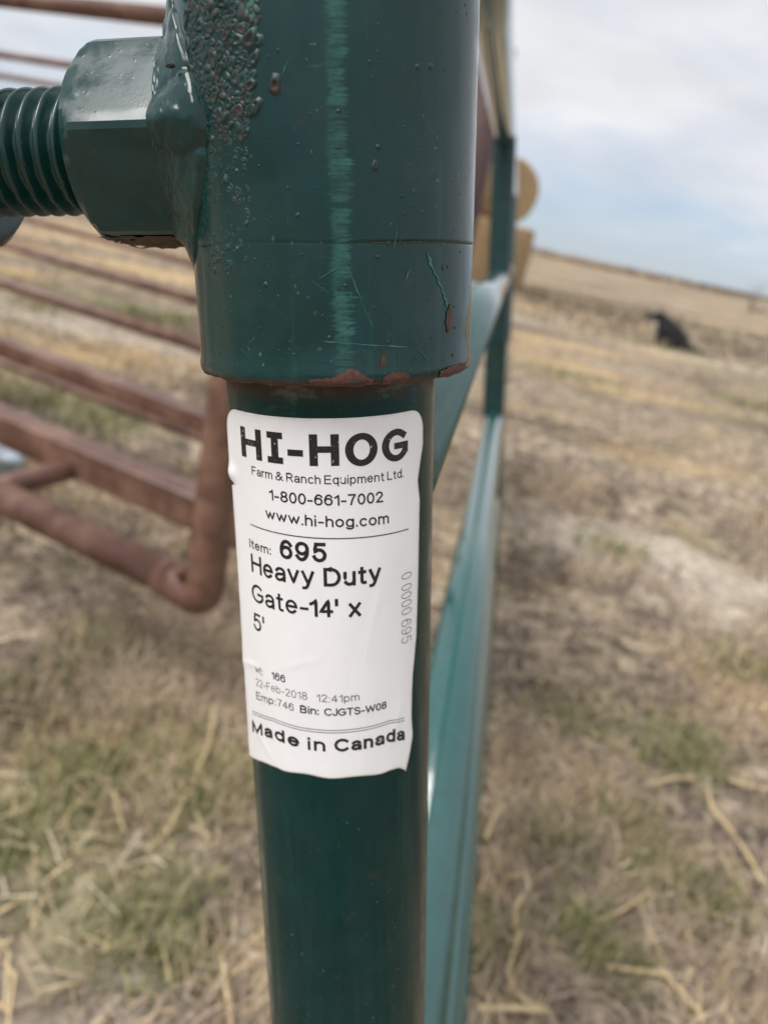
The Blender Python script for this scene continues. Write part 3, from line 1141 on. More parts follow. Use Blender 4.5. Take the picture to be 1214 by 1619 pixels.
text(-6.8, 5.8, -123.5, -123.6, 2.55, 0.24, "12:41pm", M_GREY, gap=0.24)
text(-30.4, -20.8, -128.3, -128.1, 2.55, 0.31, "Emp:", M_INK, gap=0.25)
text(-20.2, -14.2, -128.0, -128.0, 2.55, 0.27, "746", M_GREY, gap=0.25)
text(-12.1, -6.3, -128.0, -128.0, 2.6, 0.42, "Bin:", M_INK, gap=0.25)
text(-4.7, 14.5, -128.05, -128.4, 2.5, 0.40, "CJGTS-W08", M_INK, gap=0.22)
text(-34.0, -12.9, -140.4, -140.4, 4.4, 0.92, "Made", M_INK, gap=0.33)
text(-10.2, -4.7, -140.5, -140.5, 4.4, 0.84, "in", M_INK, gap=0.33)
text(-2.0, 21.3, -140.5, -140.7, 4.5, 0.92, "Canada", M_INKW, gap=0.33)


def rule(s0, s1, z0, z1, w):
    V, F = [], []
    n = 70
    for i in range(n + 1):
        s = s0 + (s1 - s0) * i / n
        z = z0 + (z1 - z0) * i / n
        V += [label_pt(s, z + w / 2, 0.00007), label_pt(s, z - w / 2, 0.00007)]
        if i:
            F.append((2 * i - 2, 2 * i - 1, 2 * i + 1, 2 * i))
    mesh_obj("rule_line", V, F, M_INK, sticker, smooth=False)


rule(-27.5, 22.8, -71.8, -73.3, 0.30)
rule(-33.5, 21.3, -133.1, -133.1, 0.20)
rule(-33.5, 21.3, -133.95, -133.95, 0.20)


# ------------------------------------------------------------------ ground
def ground_h(x, y):
    r = np.hypot(x, y)
    near = np.clip(1 - r / 25, 0, 1)
    h = near * (0.05 * (vnoise(x * 2.1, y * 2.1, 1) - 0.5) + 0.035 * (vnoise(x * 6.3, y * 6.3, 2) - 0.5) + 0.018 * (vnoise(x * 19, y * 19, 3) - 0.5))
    h = h + 0.25 * (vnoise(x * 0.12, y * 0.12, 4) - 0.5) * np.clip((r - 6) / 20, 0, 1)
    far = np.clip((r - 45) / 220, 0, 1)
    h = h + far ** 1.2 * (1.6 + 1.6 * (vnoise(x * 0.011, y * 0.011, 5) - 0.4) + 0.35 * vnoise(x * 0.07, y * 0.07, 6))
    return h


def pix_dir(px, py):
    v = np.array([(px - 607) / 1216, -(py - 809.5) / 1216, -1.0])
    return CW @ v


def pix_at_z(px, py, z):
    v = pix_dir(px, py)
    return CAM_P + v * ((z - CAM_H) / v[2])


# patches of the pasture: (x, y, radius across, radius along, strength); 0 pale bare soil, 1 green, 2 golden straw, 3 dark dead thatch
PATCH = [[], [], [], []]
for kind_, px, py, ra, rb, st in ((0, 1110, 905, 0.75, 0.38, 1.0), (0, 960, 850, 0.5, 0.25, 0.7), (0, 1180, 985, 0.5, 0.2, 0.7), (0, 1120, 570, 1.8, 0.8, 0.6), (0, 40, 1590, 0.2, 0.12, 0.8), (0, 330, 1590, 0.12, 0.1, 0.7),
                                (0, 40, 490, 1.2, 0.5, 0.8), (0, 220, 540, 0.8, 0.3, 0.6),
                                (1, 60, 1290, 0.22, 0.16, 0.8), (1, 270, 1440, 0.16, 0.12, 0.8), (1, 1160, 660, 0.6, 0.3, 0.7), (1, 980, 860, 0.18, 0.1, 0.8), (1, 1060, 1200, 0.2, 0.12, 0.7), (1, 150, 650, 0.6, 0.3, 0.8), (1, 1010, 500, 3.0, 0.9, 0.6),
                                (1, 200, 480, 1.2, 0.4, 0.6), (1, 60, 600, 0.5, 0.25, 0.6), (1, 1120, 1420, 0.16, 0.12, 0.6),
                                (2, 850, 535, 1.5, 0.35, 1.0), (2, 930, 585, 1.3, 0.30, 1.0), (2, 1010, 625, 1.1, 0.3, 0.8), (2, 1190, 520, 2.5, 1.0, 0.7), (2, 1060, 730, 0.6, 0.3, 0.6), (2, 280, 1200, 0.35, 0.18, 0.6), (2, 290, 440, 2.0, 0.6, 0.8), (2, 1180, 1090, 0.3, 0.2, 0.5),
                                (3, 950, 428, 30, 18, 0.75), (3, 1120, 464, 30, 18, 0.75), (3, 870, 412, 30, 25, 0.6), (3, 870, 455, 3.0, 1.2, 0.9), (3, 1000, 480, 3.0, 1.0, 0.9), (3, 1190, 545, 1.6, 0.5, 0.9), (3, 900, 690, 0.8, 0.3, 0.7), (3, 850, 900, 0.35, 0.3, 0.7), (3, 1190, 905, 0.2, 0.12, 0.9), (3, 900, 1080, 0.3, 0.2, 0.6), (3, 100, 1100, 0.35, 0.2, 0.7), (3, 230, 1010, 0.3, 0.25, 0.6)):
    c_ = pix_at_z(px, py, 0.0)
    PATCH[kind_].append((c_[0], c_[1], ra, rb, st))


def patch(kind_, x, y):
    wx = x + 0.35 * (vnoise(x * 2.3, y * 2.3, 61) - 0.5) + 0.12 * (vnoise(x * 8, y * 8, 62) - 0.5)
    wy = y + 0.35 * (vnoise(x * 2.3 + 9, y * 2.3, 63) - 0.5) + 0.12 * (vnoise(x * 8, y * 8 + 5, 64) - 0.5)
    out = np.zeros_like(x)
    for (cx_, cy_, ra, rb, st) in PATCH[kind_]:
        q_ = ((wx - cx_) / ra) ** 2 + ((wy - cy_) / rb) ** 2
        out = np.maximum(out, st * np.clip(1.6 * np.exp(-q_) - 0.25, 0, 1))
    return out


def ground_material():
    m, n, l, b = new_mat("dry_pasture")
    t = n.new("ShaderNodeTexCoord")
    oc = t.outputs["Object"]
    a = noise(n, l, oc, 0.9, 8, 0.65)
    c = noise(n, l, oc, 7, 8, 0.7)
    d_ = noise(n, l, oc, 45, 6, 0.7)
    e = noise(n, l, mapping(n, l, oc, (0.12, 0.35, 1)), 1, 7, 0.6, 0.6)
    c2 = noise(n, l, oc, 17, 6, 0.7, 0.3)
    far = noise(n, l, mapping(n, l, oc, (0.16, 0.42, 1)), 1, 6, 0.62, 0.9)
    far2 = noise(n, l, mapping(n, l, oc, (0.30, 0.55, 1)), 1, 5, 0.6, 0.5)
    col = mix(n, l, ramp(n, l, c, 0.40, 0.60), (0.120, 0.092, 0.074), (0.45, 0.355, 0.25))
    col = mix(n, l, ramp(n, l, c2, 0.53, 0.64, 0, 0.9), col, (0.60, 0.50, 0.385))
    col = mix(n, l, ramp(n, l, c2, 0.46, 0.38, 0, 0.9), col, (0.075, 0.058, 0.048))
    col = mix(n, l, ramp(n, l, d_, 0.52, 0.70, 0, 0.75), col, (0.62, 0.52, 0.38))
    col = mix(n, l, ramp(n, l, a, 0.54, 0.66, 0, 0.6), col, (0.50, 0.37, 0.21))
    col = mix(n, l, ramp(n, l, far, 0.53, 0.62, 0, 0.55), col, (0.56, 0.38, 0.185))
    col = mix(n, l, ramp(n, l, far, 0.48, 0.40, 0, 0.8), col, (0.150, 0.108, 0.080))
    col = mix(n, l, ramp(n, l, far2, 0.56, 0.66, 0, 0.6), col, (0.46, 0.40, 0.32))
    col = mix(n, l, ramp(n, l, noise(n, l, oc, 1.7, 6, 0.6), 0.56, 0.70, 0, 0.4), col, (0.20, 0.205, 0.085))
    col = mix(n, l, ramp(n, l, far2, 0.44, 0.36, 0, 0.35), col, (0.19, 0.19, 0.09))
    va = n.new("ShaderNodeVertexColor")
    va.layer_name = "Col"
    vs = n.new("ShaderNodeSeparateColor")
    l.new(va.outputs[0], vs.inputs[0])
    vd = n.new("ShaderNodeVertexColor")
    vd.layer_name = "Dark"
    vds = n.new("ShaderNodeSeparateColor")
    l.new(vd.outputs[0], vds.inputs[0])
    soil = mix(n, l, ramp(n, l, c2, 0.36, 0.62), (0.36, 0.30, 0.245), (0.64, 0.56, 0.46))
    dark = mix(n, l, ramp(n, l, c, 0.35, 0.65), (0.085, 0.064, 0.048), (0.19, 0.145, 0.105))
    gold = mix(n, l, ramp(n, l, c, 0.35, 0.65), (0.46, 0.31, 0.15), (0.68, 0.50, 0.28))
    gr_ = mix(n, l, ramp(n, l, c, 0.35, 0.65), (0.13, 0.14, 0.06), (0.28, 0.27, 0.13))
    col = mix(n, l, mth(n, l, 'MULTIPLY', vds.outputs[0], 0.85), col, dark)
    col = mix(n, l, mth(n, l, 'MULTIPLY', vs.outputs[1], 0.7), col, gr_)
    col = mix(n, l, mth(n, l, 'MULTIPLY', vs.outputs[2], 0.75), col, gold)
    col = mix(n, l, mth(n, l, 'MULTIPLY', vs.outputs[0], 0.85), col, soil)
    l.new(col, b.inputs["Base Color"])
    b.inputs["Roughness"].default_value = 0.95
    b.inputs["Specular IOR Level"].default_value = 0.1
    bump(n, l, mth(n, l, 'ADD', c, d_), 0.6, 0.02, b)
    return m


M_GROUND = ground_material()
na, nr = 560, 420
rad = np.concatenate([[0.0], np.geomspace(0.25, 1500, nr)])
ang = np.linspace(0, 2 * np.pi, na, endpoint=False)
RRr, AAa = np.meshgrid(rad, ang, indexing='ij')
gx, gy = RRr * np.sin(AAa), RRr * np.cos(AAa)
gz = ground_h(gx, gy)
GV = np.stack([gx.ravel(), gy.ravel(), gz.ravel()], axis=1)
ii, jj = np.meshgrid(np.arange(len(rad) - 1), np.arange(na), indexing='ij')
q = np.stack([ii * na + jj, ii * na + (jj + 1) % na, (ii + 1) * na + (jj + 1) % na, (ii + 1) * na + jj], axis=-1).reshape(-1, 4)[:, ::-1]
gcol = np.stack([patch(0, GV[:, 0], GV[:, 1]), patch(1, GV[:, 0], GV[:, 1]), patch(2, GV[:, 0], GV[:, 1])], axis=1)
grd = np_mesh("ground", GV, q, M_GROUND, smooth=True, cols=gcol)
ca_ = grd.data.color_attributes.new("Dark", 'FLOAT_COLOR', 'POINT')
dk = np.ones((len(GV), 4), dtype=np.float32)
dk[:, :3] = patch(3, GV[:, 0], GV[:, 1])[:, None]
ca_.data.foreach_set("color", dk.ravel())
tag(grd, "dry brown pasture with matted straw and patches of green", None, kind="structure")


# ------------------------------------------------------------------ grass and straw litter
def blades(name, P, L, lean, az, width, cols, mat):
    """P (n,2) roots; curved ribbons of 3 segments"""
    n = len(P)
    z0 = ground_h(P[:, 0], P[:, 1])
    dirx, diry = np.cos(az), np.sin(az)
    sidex, sidey = -diry, dirx
    V = np.zeros((n, 7, 3), dtype=np.float32)
    for k, t in enumerate((0.0, 0.4, 0.75, 1.0)):
        th = lean * (0.55 + 0.65 * t)
        h = L * t * np.cos(np.clip(th, 0, 1.54))
        o = L * t * np.sin(np.clip(th, 0, 1.57))
        cx, cy, cz = P[:, 0] + dirx * o, P[:, 1] + diry * o, z0 - 0.004 + h
        w = width * (1.0, 0.9, 0.6, 0.0)[k] / 2
        if k < 3:
            V[:, 2 * k] = np.stack([cx + sidex * w, cy + sidey * w, cz], 1)
            V[:, 2 * k + 1] = np.stack([cx - sidex * w, cy - sidey * w, cz + w * 0.4], 1)
        else:
            V[:, 6] = np.stack([cx, cy, cz], 1)
    base = (np.arange(n) * 7)[:, None]
    T = np.concatenate([base + np.array([[0, 1, 3]]), base + np.array([[0, 3, 2]]), base + np.array([[2, 3, 5]]), base + np.array([[2, 5, 4]]), base + np.array([[4, 5, 6]])], axis=0)
    C = np.repeat(cols[:, None, :], 7, axis=1).reshape(-1, 3)
    return np_mesh(name, V.reshape(-1, 3), T, mat, cols=C)


def wedge(n, r0, r1, a0=-48, a1=44):
    r = np.sqrt(rng.random(n) * (r1 * r1 - r0 * r0) + r0 * r0)
    a = np.radians(a0 + (a1 - a0) * rng.random(n))
    return np.stack([r * np.sin(a), r * np.cos(a)], 1)


M_BLADE = attr_mat("dry_blades")
pal = np.array([(0.50, 0.37, 0.22), (0.34, 0.26, 0.185), (0.22, 0.17, 0.138), (0.60, 0.49, 0.35), (0.13, 0.10, 0.085), (0.42, 0.335, 0.255)])
RP, RL, RLE, RW, RC = [], [], [], [], []
for n, r0, r1, ls, ws in ((60000, 0.55, 2.4, (0.03, 0.11), 0.0034), (60000, 2.4, 5.0, (0.04, 0.14), 0.006), (36000, 5.0, 12.0, (0.05, 0.16), 0.008), (9000, 12.0, 30.0, (0.07, 0.22), 0.02)):
    P = wedge(n, r0, r1)
    pat = vnoise(P[:, 0] * 1.9, P[:, 1] * 1.9, 11) * 0.6 + vnoise(P[:, 0] * 5.5, P[:, 1] * 5.5, 12) * 0.4
    keep = rng.random(n) < np.clip((pat - 0.36) * 3.2, 0.06, 1)
    keep &= rng.random(n) > 0.85 * patch(0, P[:, 0], P[:, 1])
    P, pat = P[keep], pat[keep]
    n = len(P)
    RP.append(P)
    RL.append(rng.uniform(ls[0], ls[1], n))
    RLE.append(np.where(rng.random(n) < 0.72, rng.uniform(1.1, 1.5, n), rng.uniform(0.15, 1.0, n)))
    RW.append(np.full(n, ws) * rng.uniform(0.6, 1.5, n))
    tone = np.clip(pat * 1.5 - 0.35 + 0.5 * (rng.random(n) - 0.5), 0, 0.999)
    order = np.array([4, 2, 1, 5, 0, 3])
    cc = pal[order[(tone * 6).astype(int)]] * rng.uniform(0.8, 1.2, (n, 1))
    pd, pgold, pgr = patch(3, P[:, 0], P[:, 1])[:, None], patch(2, P[:, 0], P[:, 1])[:, None], patch(1, P[:, 0], P[:, 1])[:, None]
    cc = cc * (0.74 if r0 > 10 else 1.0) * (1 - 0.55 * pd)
    cc = cc * (1 - 0.5 * pgold) + 0.5 * pgold * np.array([[0.62, 0.43, 0.21]])
    cc = cc * (1 - 0.5 * pgr) + 0.5 * pgr * np.array([[0.20, 0.22, 0.08]])
    RC.append(cc)
P = np.concatenate(RP)
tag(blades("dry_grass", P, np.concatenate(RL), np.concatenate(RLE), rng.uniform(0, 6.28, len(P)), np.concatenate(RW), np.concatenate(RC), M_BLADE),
    "matted dry brown and straw coloured grass over the pasture", "grass", kind="stuff")

# green tufts
tuft_px = [(50, 1270, .14), (30, 1330, .10), (270, 1430, .10), (255, 1500, .07), (150, 660, .22), (190, 640, .2), (200, 495, .3), (60, 480, .4), (270, 500, .3), (970, 860, .12), (1080, 1205, .09),
           (960, 1500, .07), (770, 1485, .06), (1205, 1050, .12), (885, 1330, .07), (900, 1120, .10), (1120, 1410, .08), (1090, 1180, .08), (40, 620, .2), (330, 1270, .09), (345, 1230, .07), (240, 1160, .1),
           (1000, 1290, .06), (1060, 1395, .07), (890, 590, .5), (1190, 640, .4), (1030, 540, .8), (150, 1010, .1), (20, 1090, .12), (920, 1470, .05), (1150, 1050, .1), (200, 1190, .09), (120, 1210, .08)]
GP, GLn, GLe, GW, GC = [], [], [], [], []
for px, py, rr in tuft_px:
    c = pix_at_z(px, py, 0.02)
    dist = np.linalg.norm(c - CAM_P)
    n = int(260 * (1 + min(rr, .3) * 3))
    a, r = rng.uniform(0, 6.28, n), rr * rng.random(n) ** 0.8 * 1.5
    GP.append(np.stack([c[0] + r * np.cos(a), c[1] + r * np.sin(a)], 1))
    GLn.append(rng.uniform(0.03, 0.09, n))
    GLe.append(rng.uniform(0.1, 1.2, n))
    GW.append(rng.uniform(0.0015, 0.0035, n) * max(1, dist / 2.2))
    g = rng.random((n, 1))
    GC.append(np.where(g < 0.42, np.array([[0.135, 0.155, 0.055]]), np.where(g < 0.8, np.array([[0.30, 0.29, 0.13]]), np.array([[0.46, 0.38, 0.22]]))) * rng.uniform(0.65, 1.25, (n, 1)))
P = wedge(5200, 1.0, 9.0)
pg = vnoise(P[:, 0] * 1.3 + 40, P[:, 1] * 1.3, 21)
P = P[pg > 0.60]
n = len(P)
GP.append(P)
GLn.append(rng.uniform(0.02, 0.07, n))
GLe.append(rng.uniform(0.2, 1.3, n))
GW.append(rng.uniform(0.002, 0.005, n))
GC.append(np.array([[0.16, 0.18, 0.07]]) * rng.uniform(0.6, 1.3, (n, 1)))
P = np.concatenate(GP)
tag(blades("green_grass", P, np.concatenate(GLn), np.concatenate(GLe), rng.uniform(0, 6.28, len(P)), np.concatenate(GW), np.concatenate(GC), attr_mat("green_blades", 0.6)),
    "fresh green grass tufts growing through the dead thatch", "grass", kind="stuff")

# straw litter: flattened stalks lying about
n = 9000
P = np.concatenate([wedge(6500, 0.8, 3.6), wedge(2500, 3.6, 9)])
clump = vnoise(P[:, 0] * 2.6, P[:, 1] * 2.6, 51) * 0.6 + vnoise(P[:, 0] * 8, P[:, 1] * 8, 52) * 0.4
keep = (rng.random(n) < 0.75 * np.clip((clump - 0.40) * 4, 0.05, 1))
first = (np.arange(n) < 6500)[keep]
P = P[keep]
n = len(P)
az = rng.uniform(0, 6.28, n)
L = rng.uniform(0.02, 0.11, n)
W = rng.uniform(0.0018, 0.0042, n) * np.where(first, 1, 1.8)
zc = ground_h(P[:, 0], P[:, 1]) + rng.uniform(0.008, 0.03, n)
tl = rng.uniform(-0.12, 0.2, n)
V = np.zeros((n, 6, 3))
for k, t in enumerate((-0.5, 0.0, 0.5)):
    bx = P[:, 0] + np.cos(az) * L * t
    by = P[:, 1] + np.sin(az) * L * t
    bz = zc + tl * L * t + (0.004 if k == 1 else 0)
    for s_, k2 in ((1, 0), (-1, 1)):
        V[:, 2 * k + k2] = np.stack([bx - np.sin(az) * W * s_ / 2, by + np.cos(az) * W * s_ / 2, bz], 1)
base = (np.arange(n) * 6)[:, None]
Q = np.concatenate([base + np.array([[0, 2, 3, 1]]), base + np.array([[2, 4, 5, 3]])], 0)
sc = np.array([(0.66, 0.52, 0.31), (0.56, 0.42, 0.23), (0.66, 0.57, 0.42), (0.46, 0.36, 0.24)])[rng.integers(0, 4, n)] * rng.uniform(0.75, 1.15, (n, 1))
tag(np_mesh("straw_litter", V.reshape(-1, 3), Q, M_BLADE, cols=np.repeat(sc[:, None], 6, 1).reshape(-1, 3)), "short broken straw scattered over the ground", "straw", kind="stuff")

# the larger stalks, each a thing
STALKS = [
    ("bent yellow straw stalk in an S bend, close beside the lowest gate rails", [(802, 1385), (830, 1382), (836, 1402), (813, 1440), (811, 1478)], .011),
    ("hooked yellow straw stalk curling down to meet a straight lying stalk", [(818, 1482), (803, 1535), (812, 1560), (835, 1580), (872, 1592)], .011),
    ("straight straw stalk lying level at the foot of the gate rails", [(758, 1586), (815, 1592), (868, 1594)], .013),
    ("long straw stalk with one sharp bend, nearest the bottom right corner", [(962, 1524), (1052, 1534), (1080, 1562), (1116, 1606)], .012),
    ("long pale straw stalk slanting down among the grass at the right edge", [(1118, 1250), (1124, 1280), (1152, 1308), (1178, 1352), (1206, 1394)], .013),
    ("short thin straw stalk pointing up and right beside a green tuft", [(955, 1446), (990, 1425), (1032, 1398)], .009),
    ("short fat straw stub leaning close to the gate rails", [(770, 1318), (780, 1295), (796, 1268)], .012),
    ("pale broken straw lying flat above the long slanting stalk", [(1030, 1236), (1066, 1228), (1096, 1232)], .012),
    ("pale straw stub running out of the right side of the view", [(1152, 1236), (1185, 1246), (1222, 1250)], .013),
    ("tall pale dead stem standing in the grass left of the green post", [(262, 1320), (300, 1245), (330, 1180), (342, 1100)], .008),
    ("pale stem arching beside the lower end of the green post", [(352, 1500), (360, 1560), (372, 1625)], .010),
    ("thin straw stalk crossing the bare soil near the short pointing stalk", [(900, 1400), (916, 1436), (932, 1450), (958, 1444)], .008),
]
for lab, pp, r in STALKS:
    pts = []
    for px, py in pp:
        p = pix_at_z(px, py, 0.03)
        p[2] = float(ground_h(np.array(p[0]), np.array(p[1]))) + 0.022 + random.uniform(0, 0.006)
        pts.append(Vector(p))
    # densify so the bends are rounded
    dp = []
    for i in range(len(pts) - 1):
        for k in range(4):
            dp.append(pts[i].lerp(pts[i + 1], k / 4))
    dp.append(pts[-1])
    base = dp[0].copy()
    dp = [v - base for v in dp]
    V, F = tube_mesh(dp, [r * (0.45 if (k_ % 4) == 0 else 0.37) * (0.85 + 0.3 * random.random()) for k_, _ in enumerate(dp)], 8)
    V = [Vector((v.x, v.y, v.z)) for v in V]
    o = mesh_obj("straw_stalk", V, F, M_STRAW)
    o.location = base
    tag(o, lab, "straw", "loose straw stalks on the ground")

# ------------------------------------------------------------------ rusty pipe frame on the left
vd = pix_dir(-2090, -205)
vd[2] = 0
vd /= np.linalg.norm(vd)
RD = vd                                         # along the bars, away to the left
PLZ = CAM_H - 0.90
frame_root = empty("pipe_frame")
tag(frame_root, "rusty brown livestock frame of parallel pipes behind the green gate post", "livestock frame")
corner = pix_at_z(338, 948, PLZ)
frame_root.location = (float(corner[0]), float(corner[1]), 0)
FO = np.array([corner[0], corner[1], 0.0])


def fbar(p0, p1, r, name="bar", seg=24):
    V, F = tube_mesh([Vector(p0 - FO), Vector((p0 + p1) / 2 - FO), Vector(p1 - FO)], r, seg)
    return mesh_obj(name, V, F, M_RUST, frame_root)


def sqbar(p0, p1, w, h, name="square_bar"):
    p0, p1 = p0 - FO, p1 - FO
    ln = np.linalg.norm(p1 - p0)
    V, F = box(0, ln, -w / 2, w / 2, -h / 2, h / 2, 0.012)
    o = mesh_obj(name, V, F, M_RUST, frame_root)
    o.location = p0
    o.rotation_euler = (0, 0, math.atan2(p1[1] - p0[1], p1[0] - p0[0]))
    smooth_by_angle(o, 35)
    return o


# bottom pipe ends at the near corner
fbar(corner + RD * 0.12, corner + RD * 4.5, 0.045)
BARS = [((160, 738), 0.050, 'sq'), ((170, 612), 0.044, 'sq'), ((170, 636), 0.018, 'rd'), ((160, 497), 0.040, 'rd'), ((150, 428), 0.040, 'rd'), ((200, 388), 0.040, 'rd')]
ENDS = []
for (px, py), r, kind in BARS:
    zz = PLZ + (0.03 if kind == 'sq' else 0.0)
    p = pix_at_z(px, py, zz)
    # right-hand end: where the bar passes behind the post
    best, t = None, 0.0
    for t_ in np.linspace(0, 6, 240):
        w = p - RD * t_ - CAM_P
        xc, zc_ = w @ CAM_R, -(w @ CAM_B)
        if zc_ > 0.1 and 607 + 1216 * xc / zc_ > 470:
            t = t_
            break
    a, b = p - RD * t, p + RD * 6
    ENDS.append(a)
    if kind == 'sq':
        sqbar(a, b, 2 * r, 2.1 * r)
    else:
        fbar(a, b, r)
# end beam that carries the bars' right-hand ends, on two short legs
eb0, eb1 = min(ENDS, key=lambda v: v[1]), max(ENDS, key=lambda v: v[1])
fbar(eb0 - np.array([0, 0, 0.07]), eb1 - np.array([0, 0, 0.07]), 0.035, "end_beam")
for e in (eb0, eb1, (eb0 + eb1) / 2):
    fbar(np.array([e[0], e[1], -0.02]), np.array([e[0], e[1], PLZ - 0.04]), 0.03, "leg")
# high bars against the sky
for (px, py), dep, r in (((140, 13), 2.6, 0.029), ((45, 93), 5.2, 0.026), ((45, 127), 6.4, 0.024)):
    p = CAM_P + pix_dir(px, py) * dep
    t = 0.0
    for t_ in np.linspace(0, 6, 240):
        w = p - RD * t_ - CAM_P
        xc, zc_ = w @ CAM_R, -(w @ CAM_B)
        if zc_ > 0.1 and 607 + 1216 * xc / zc_ > 480:
            t = t_
            break
    a, b = p - RD * t, p + RD * 6
    fbar(a, b, r)
    ft = a.copy()
    ft[2] = 0.0
    fbar(ft, a, 0.035, "upright")
# near upright: the bottom pipe turns up into it through a welded bend
up0 = corner + RD * 0.03 + np.array([0, 0, -0.012])
bend = [up0 + RD * 0.13 + np.array([0, 0, 0.012])]
for k in range(9):
    a_ = math.pi / 2 * k / 8
    bend.append(up0 + RD * 0.028 * (1 - math.sin(a_)) + np.array([0, 0, 0.028 * (1 - math.cos(a_))]))
bend += [up0 + np.array([0, 0, 0.6]), up0 + np.array([0, 0, 1.25])]
V, F = tube_mesh([Vector(v - FO) for v in bend], 0.0462, 28)
mesh_obj("upright", V, F, M_RUST, frame_root)
# cross tube between the two nearest bars, and legs to the ground
c0, c1 = pix_at_z(-25, 778, PLZ), pix_at_z(112, 742, PLZ)
fbar(c0, c1 + (c1 - c0) * 0.25, 0.034, "cross_tube")
for tt in (2.2, 4.3):
    lp = corner + RD * tt
    fbar(np.array([lp[0], lp[1], -0.02]), np.array([lp[0], lp[1], PLZ]), 0.04, "leg")
V, F = box(-0.05, 0.05, -0.05, 0.05, 0, 0.01, 0.002)

M_SHADE_RUST = simple_mat("shade_dark_rust", (0.055, 0.030, 0.030), (0.085, 0.045, 0.04), 25, 0.7, 0.4, 0.002)  # rust darkened in its base colour to stand in for shade on the post
# rust post seen through the gate
pp_ = CAM_P + pix_dir(748, 300) * 5.2
right_dir = np.array([1.0, 0, 0])
rp_c = pp_ - right_dir * 0.05
rpost = empty("rusty_post", (float(rp_c[0]), float(rp_c[1]), 0))
tag(rpost, "tall rusty maroon pipe post standing in the pasture between gate collar and brace", "post")
top_z = float((CAM_P + pix_dir(772, 92) * 5.2)[2])
V, F = lathe([(0.0, -0.02), (0.13, -0.02), (0.13, top_z - 0.01), (0.0, top_z)], 32)
mesh_obj("pipe", V, F, M_SHADE_RUST, rpost)
V, F = lathe([(0.10, top_z - 0.005), (0.126, top_z - 0.005), (0.126, top_z + 0.012), (0.0, top_z + 0.02)], 32)
mesh_obj("cap", V, F, M_SHADE_RUST, rpost)


# scrap of pale plastic under the frame
pc = pix_at_z(6, 712, 0.10)
bm = bmesh.new()
bmesh.ops.create_icosphere(bm, subdivisions=3, radius=0.085)
for v in bm.verts:
    k = 1 + 0.35 * math.sin(v.co.x * 55) * math.sin(v.co.y * 47 + 1) + 0.2 * math.sin(v.co.z * 70)
    v.co = Vector((v.co.x * k, v.co.y * k, v.co.z * k * 0.8))
V = [v.co.copy() for v in bm.verts]
bm.verts.index_update()
F = [[v.index for v in f_.verts] for f_ in bm.faces]
bm.free()
scrap = mesh_obj("plastic_scrap", V, F, simple_mat("pale_plastic", (0.55, 0.62, 0.68), (0.45, 0.52, 0.6), 20, 0.35))
scrap.location = (float(pc[0]), float(pc[1]), 0.07)
tag(scrap, "crumpled pale blue plastic scrap on the grass under the rusty pipes", "litter")


# ------------------------------------------------------------------ hay bales in mushroom stacks
def bale_mat():
    m, n, l, b = new_mat("round_bale_hay")
    t = n.new("ShaderNodeTexCoord")
    oc = t.outputs["Object"]
    f = noise(n, l, mapping(n, l, oc, (6, 6, 40)), 1, 7, 0.7)
    g = noise(n, l, oc, 2.2, 5)
    col = mix(n, l, ramp(n, l, f, 0.3, 0.7), (0.33, 0.215, 0.105), (0.42, 0.31, 0.18))
    col = mix(n, l, ramp(n, l, g, 0.5, 0.75, 0, 0.6), col, (0.27, 0.185, 0.10))
    l.new(col, b.inputs["Base Color"])
    b.inputs["Roughness"].default_value = 0.9
    bump(n, l, f, 0.6, 0.03, b)
    return m


M_BALE = bale_mat()


def make_bale(name, r, h):
    prof = [(0.0, 0)] + [(r * k, 0.012 * (i % 2)) for i, k in enumerate(np.linspace(0.12, 0.94, 14))] + [(r * 0.985, 0.03), (r, 0.08), (r * 1.012, h * 0.3), (r * 1.015, h * 0.5), (r * 1.01, h * 0.7), (r, h - 0.08), (r * 0.985, h - 0.03)]
    prof += [(r * k, h - 0.012 * (i % 2)) for i, k in enumerate(np.linspace(0.94, 0.12, 14))] + [(0.0, h)]
    V, F = lathe(prof, 72)
    V = [(x * (1 + 0.012 * math.sin(5 * math.atan2(y, x)) + 0.008 * math.sin(17 * math.atan2(y, x) + z * 4)), y * (1 + 0.012 * math.sin(5 * math.atan2(y, x))), z) for x, y, z in V]
    return mesh_obj(name, V, F, M_BALE)


def bale_stack(px, dist, lab_low, lab_top, rz, r=0.9, dtop=0.0):
    v = pix_dir(px, 400)
    v = v / v[1] * dist
    x, y = v[0], v[1]
    z0 = float(ground_h(np.array(x), np.array(y)))
    low = make_bale("hay_bale", r * 1.08, 1.8)
    low.location = (x + 0.30, y, z0 - 0.02)
    low.rotation_euler = (0, 0, rz)
    tag(low, lab_low, "hay bale", "round hay bales stacked in the pasture")
    top = make_bale("hay_bale", r * 0.97, 1.45)
    top.rotation_euler = (math.radians(90), 0, rz)
    d = Vector((math.sin(rz), -math.cos(rz), 0))
    top.location = Vector((x + dtop, y, z0 + 1.77 + r * 0.97)) - d * 0.72
    tag(top, lab_top, "hay bale", "round hay bales stacked in the pasture")


bale_stack(769, 25.5, "tan round bale standing on end, right of the gate brace against the hill", "round bale lying on its side on top of the stack right of the gate brace", math.radians(20), 0.95)
bale_stack(700, 23.0, "tan round bale standing on end, seen between gate collar and brace", "round bale on its side topping the stack seen between collar and brace", math.radians(-35), 0.95)


# ------------------------------------------------------------------ sitting dog
def fur_mat(name, a, b_):
    return simple_mat(name, a, b_, 30, 0.95, 0.4, 0.01)


